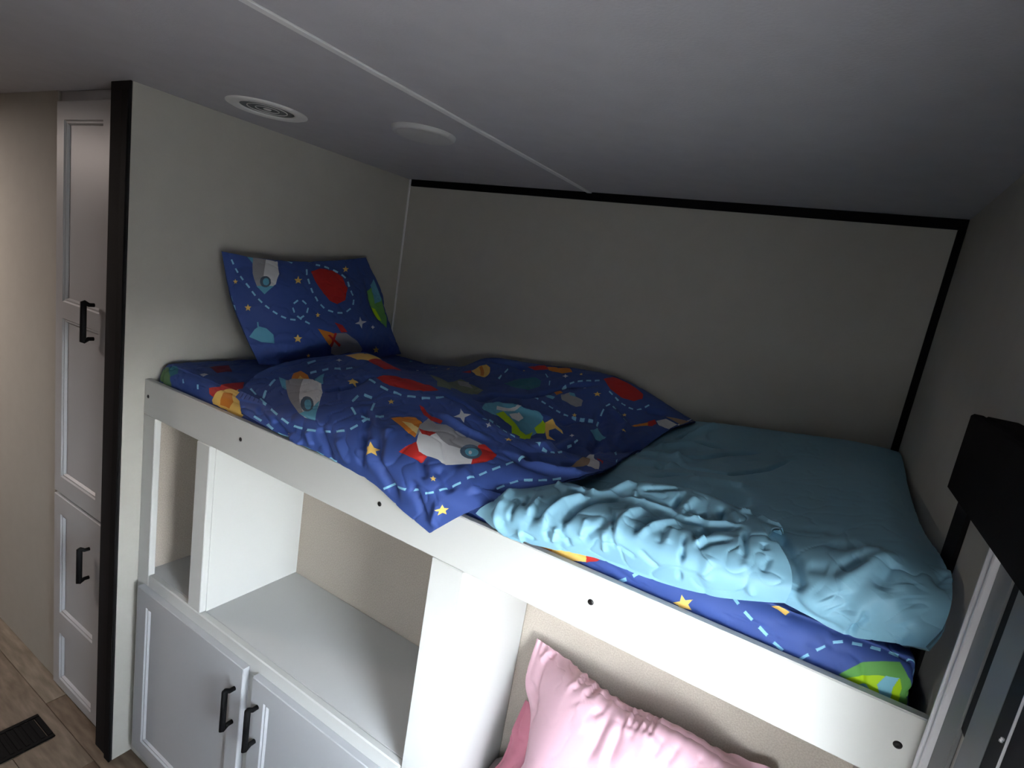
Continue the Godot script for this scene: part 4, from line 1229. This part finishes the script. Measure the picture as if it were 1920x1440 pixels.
	part(pink2, "pillowcase", cloth(NET_PINK2, [], 60, 60, 0.0, 0.02, Vector3(0, -0.3, -1)), satin2, pos_of.call(pink2))

	# ---------------------------------------------------------------- ceiling fittings, valance, floor register
	var vent := thing("ceiling_vent", "round white ceiling vent with dark curved slots", "vent", vent_at)
	var vm := mat("vent_plastic", tone(238, 238, 236), 0.45)
	part(vent, "flange", lathe([[0.07, -0.0006], [0.07, -0.002], [0.075, -0.0045], [0.096, -0.0055], [0.105, -0.002], [0.105, -0.0002]], 56), vm)
	part(vent, "duct", lathe([[0.0702, -0.0008], [0.0702, 0.3], [0.0, 0.3]], 40), mat("duct_metal", tone(124, 126, 128), 0.6))
	for k in 2:
		part(vent, "louvre", arc_band(0.029 + 0.021 * k, 0.0315 + 0.021 * k, 0.0, TAU, -0.0022, -0.0008, 40), vm)
	part(vent, "hub", lathe([[0.0, -0.003], [0.009, -0.0028], [0.011, -0.0006]], 24), vm)
	var puck := thing("ceiling_light", "small round unlit ceiling light beside the seam batten", "ceiling light", Vector3(0.655, TALL, -0.352))
	part(puck, "rim", lathe([[0.072, -0.0115], [0.08, -0.012], [0.086, -0.008], [0.088, -0.0002]], 56), mat("puck_rim", tone(192, 192, 192), 0.5))
	part(puck, "lens", lathe([[0.0, -0.0185], [0.03, -0.0178], [0.055, -0.0152], [0.0718, -0.0115]], 56), mat("puck_lens", tone(190, 190, 190), 0.45))

	var lamp := thing("ceiling_light_001", "added ceiling lamp out of view, brightening the far left wall", "ceiling light", Vector3(-1.75, TALL, 0.75))  # unseen lamp, added to warm and lift the far left wall
	var glow := mat("added_lamp_glow", tone(255, 236, 214), 0.5)
	glow.emission_enabled = true
	glow.emission = tone(255, 226, 196)
	glow.emission_energy_multiplier = 1.5
	part(lamp, "rim", lathe([[0.072, -0.0115], [0.08, -0.012], [0.086, -0.008], [0.088, -0.0002]], 40), vm)
	part(lamp, "lens", lathe([[0.0, -0.0185], [0.03, -0.0178], [0.055, -0.0152], [0.0718, -0.0115]], 40), glow)
	var bulb := AreaLight3D.new()
	bulb.name = "added_lamp_light"
	bulb.area_size = Vector2(0.12, 0.12)
	bulb.area_normalize_energy = true
	bulb.light_color = tone(255, 238, 228)
	bulb.light_energy = 2.2
	bulb.shadow_enabled = true
	lamp.add_child(bulb)
	bulb.position = Vector3(0, -0.024, 0)
	bulb.rotation = Vector3(-PI / 2, 0, 0)

	var val := thing("valance", "black padded window valance on the right wall", "valance", Vector3(LEN, 1.66, 0.5))
	slab(val, "face_board", dark_panel, Vector3(-0.05, -0.05, -0.562), Vector3(-0.035, 0.055, 0.62), 0.003)
	slab(val, "top_board", dark_panel, Vector3(-0.0345, 0.042, -0.562), Vector3(-0.0005, 0.055, 0.62), 0.002)
	slab(val, "end_board", dark_panel, Vector3(-0.0345, -0.05, -0.562), Vector3(-0.0005, 0.0415, -0.55), 0.002)
	slab(val, "end_board", dark_panel, Vector3(-0.0345, -0.05, 0.608), Vector3(-0.0005, 0.0415, 0.62), 0.002)

	var reg := thing("floor_register", "black slotted floor register set in the plank floor", "vent", Vector3(-0.302, 0.0, 0.29))
	slab(reg, "grille_frame", black, Vector3(-0.072, 0.0003, -0.162), Vector3(-0.056, 0.006, 0.162))
	slab(reg, "grille_frame", black, Vector3(0.056, 0.0003, -0.162), Vector3(0.072, 0.006, 0.162))
	slab(reg, "grille_frame", black, Vector3(-0.0555, 0.0003, -0.162), Vector3(0.0555, 0.006, -0.146))
	slab(reg, "grille_frame", black, Vector3(-0.0555, 0.0003, 0.146), Vector3(0.0555, 0.006, 0.162))
	slab(reg, "damper", black, Vector3(-0.055, 0.0002, -0.145), Vector3(0.055, 0.0012, 0.145), 0.0002)
	for k in 14:
		slab(reg, "slat", black, Vector3(-0.0553, 0.0014, -0.139 + 0.0205 * k), Vector3(0.0553, 0.0052, -0.128 + 0.0205 * k), 0.0008)
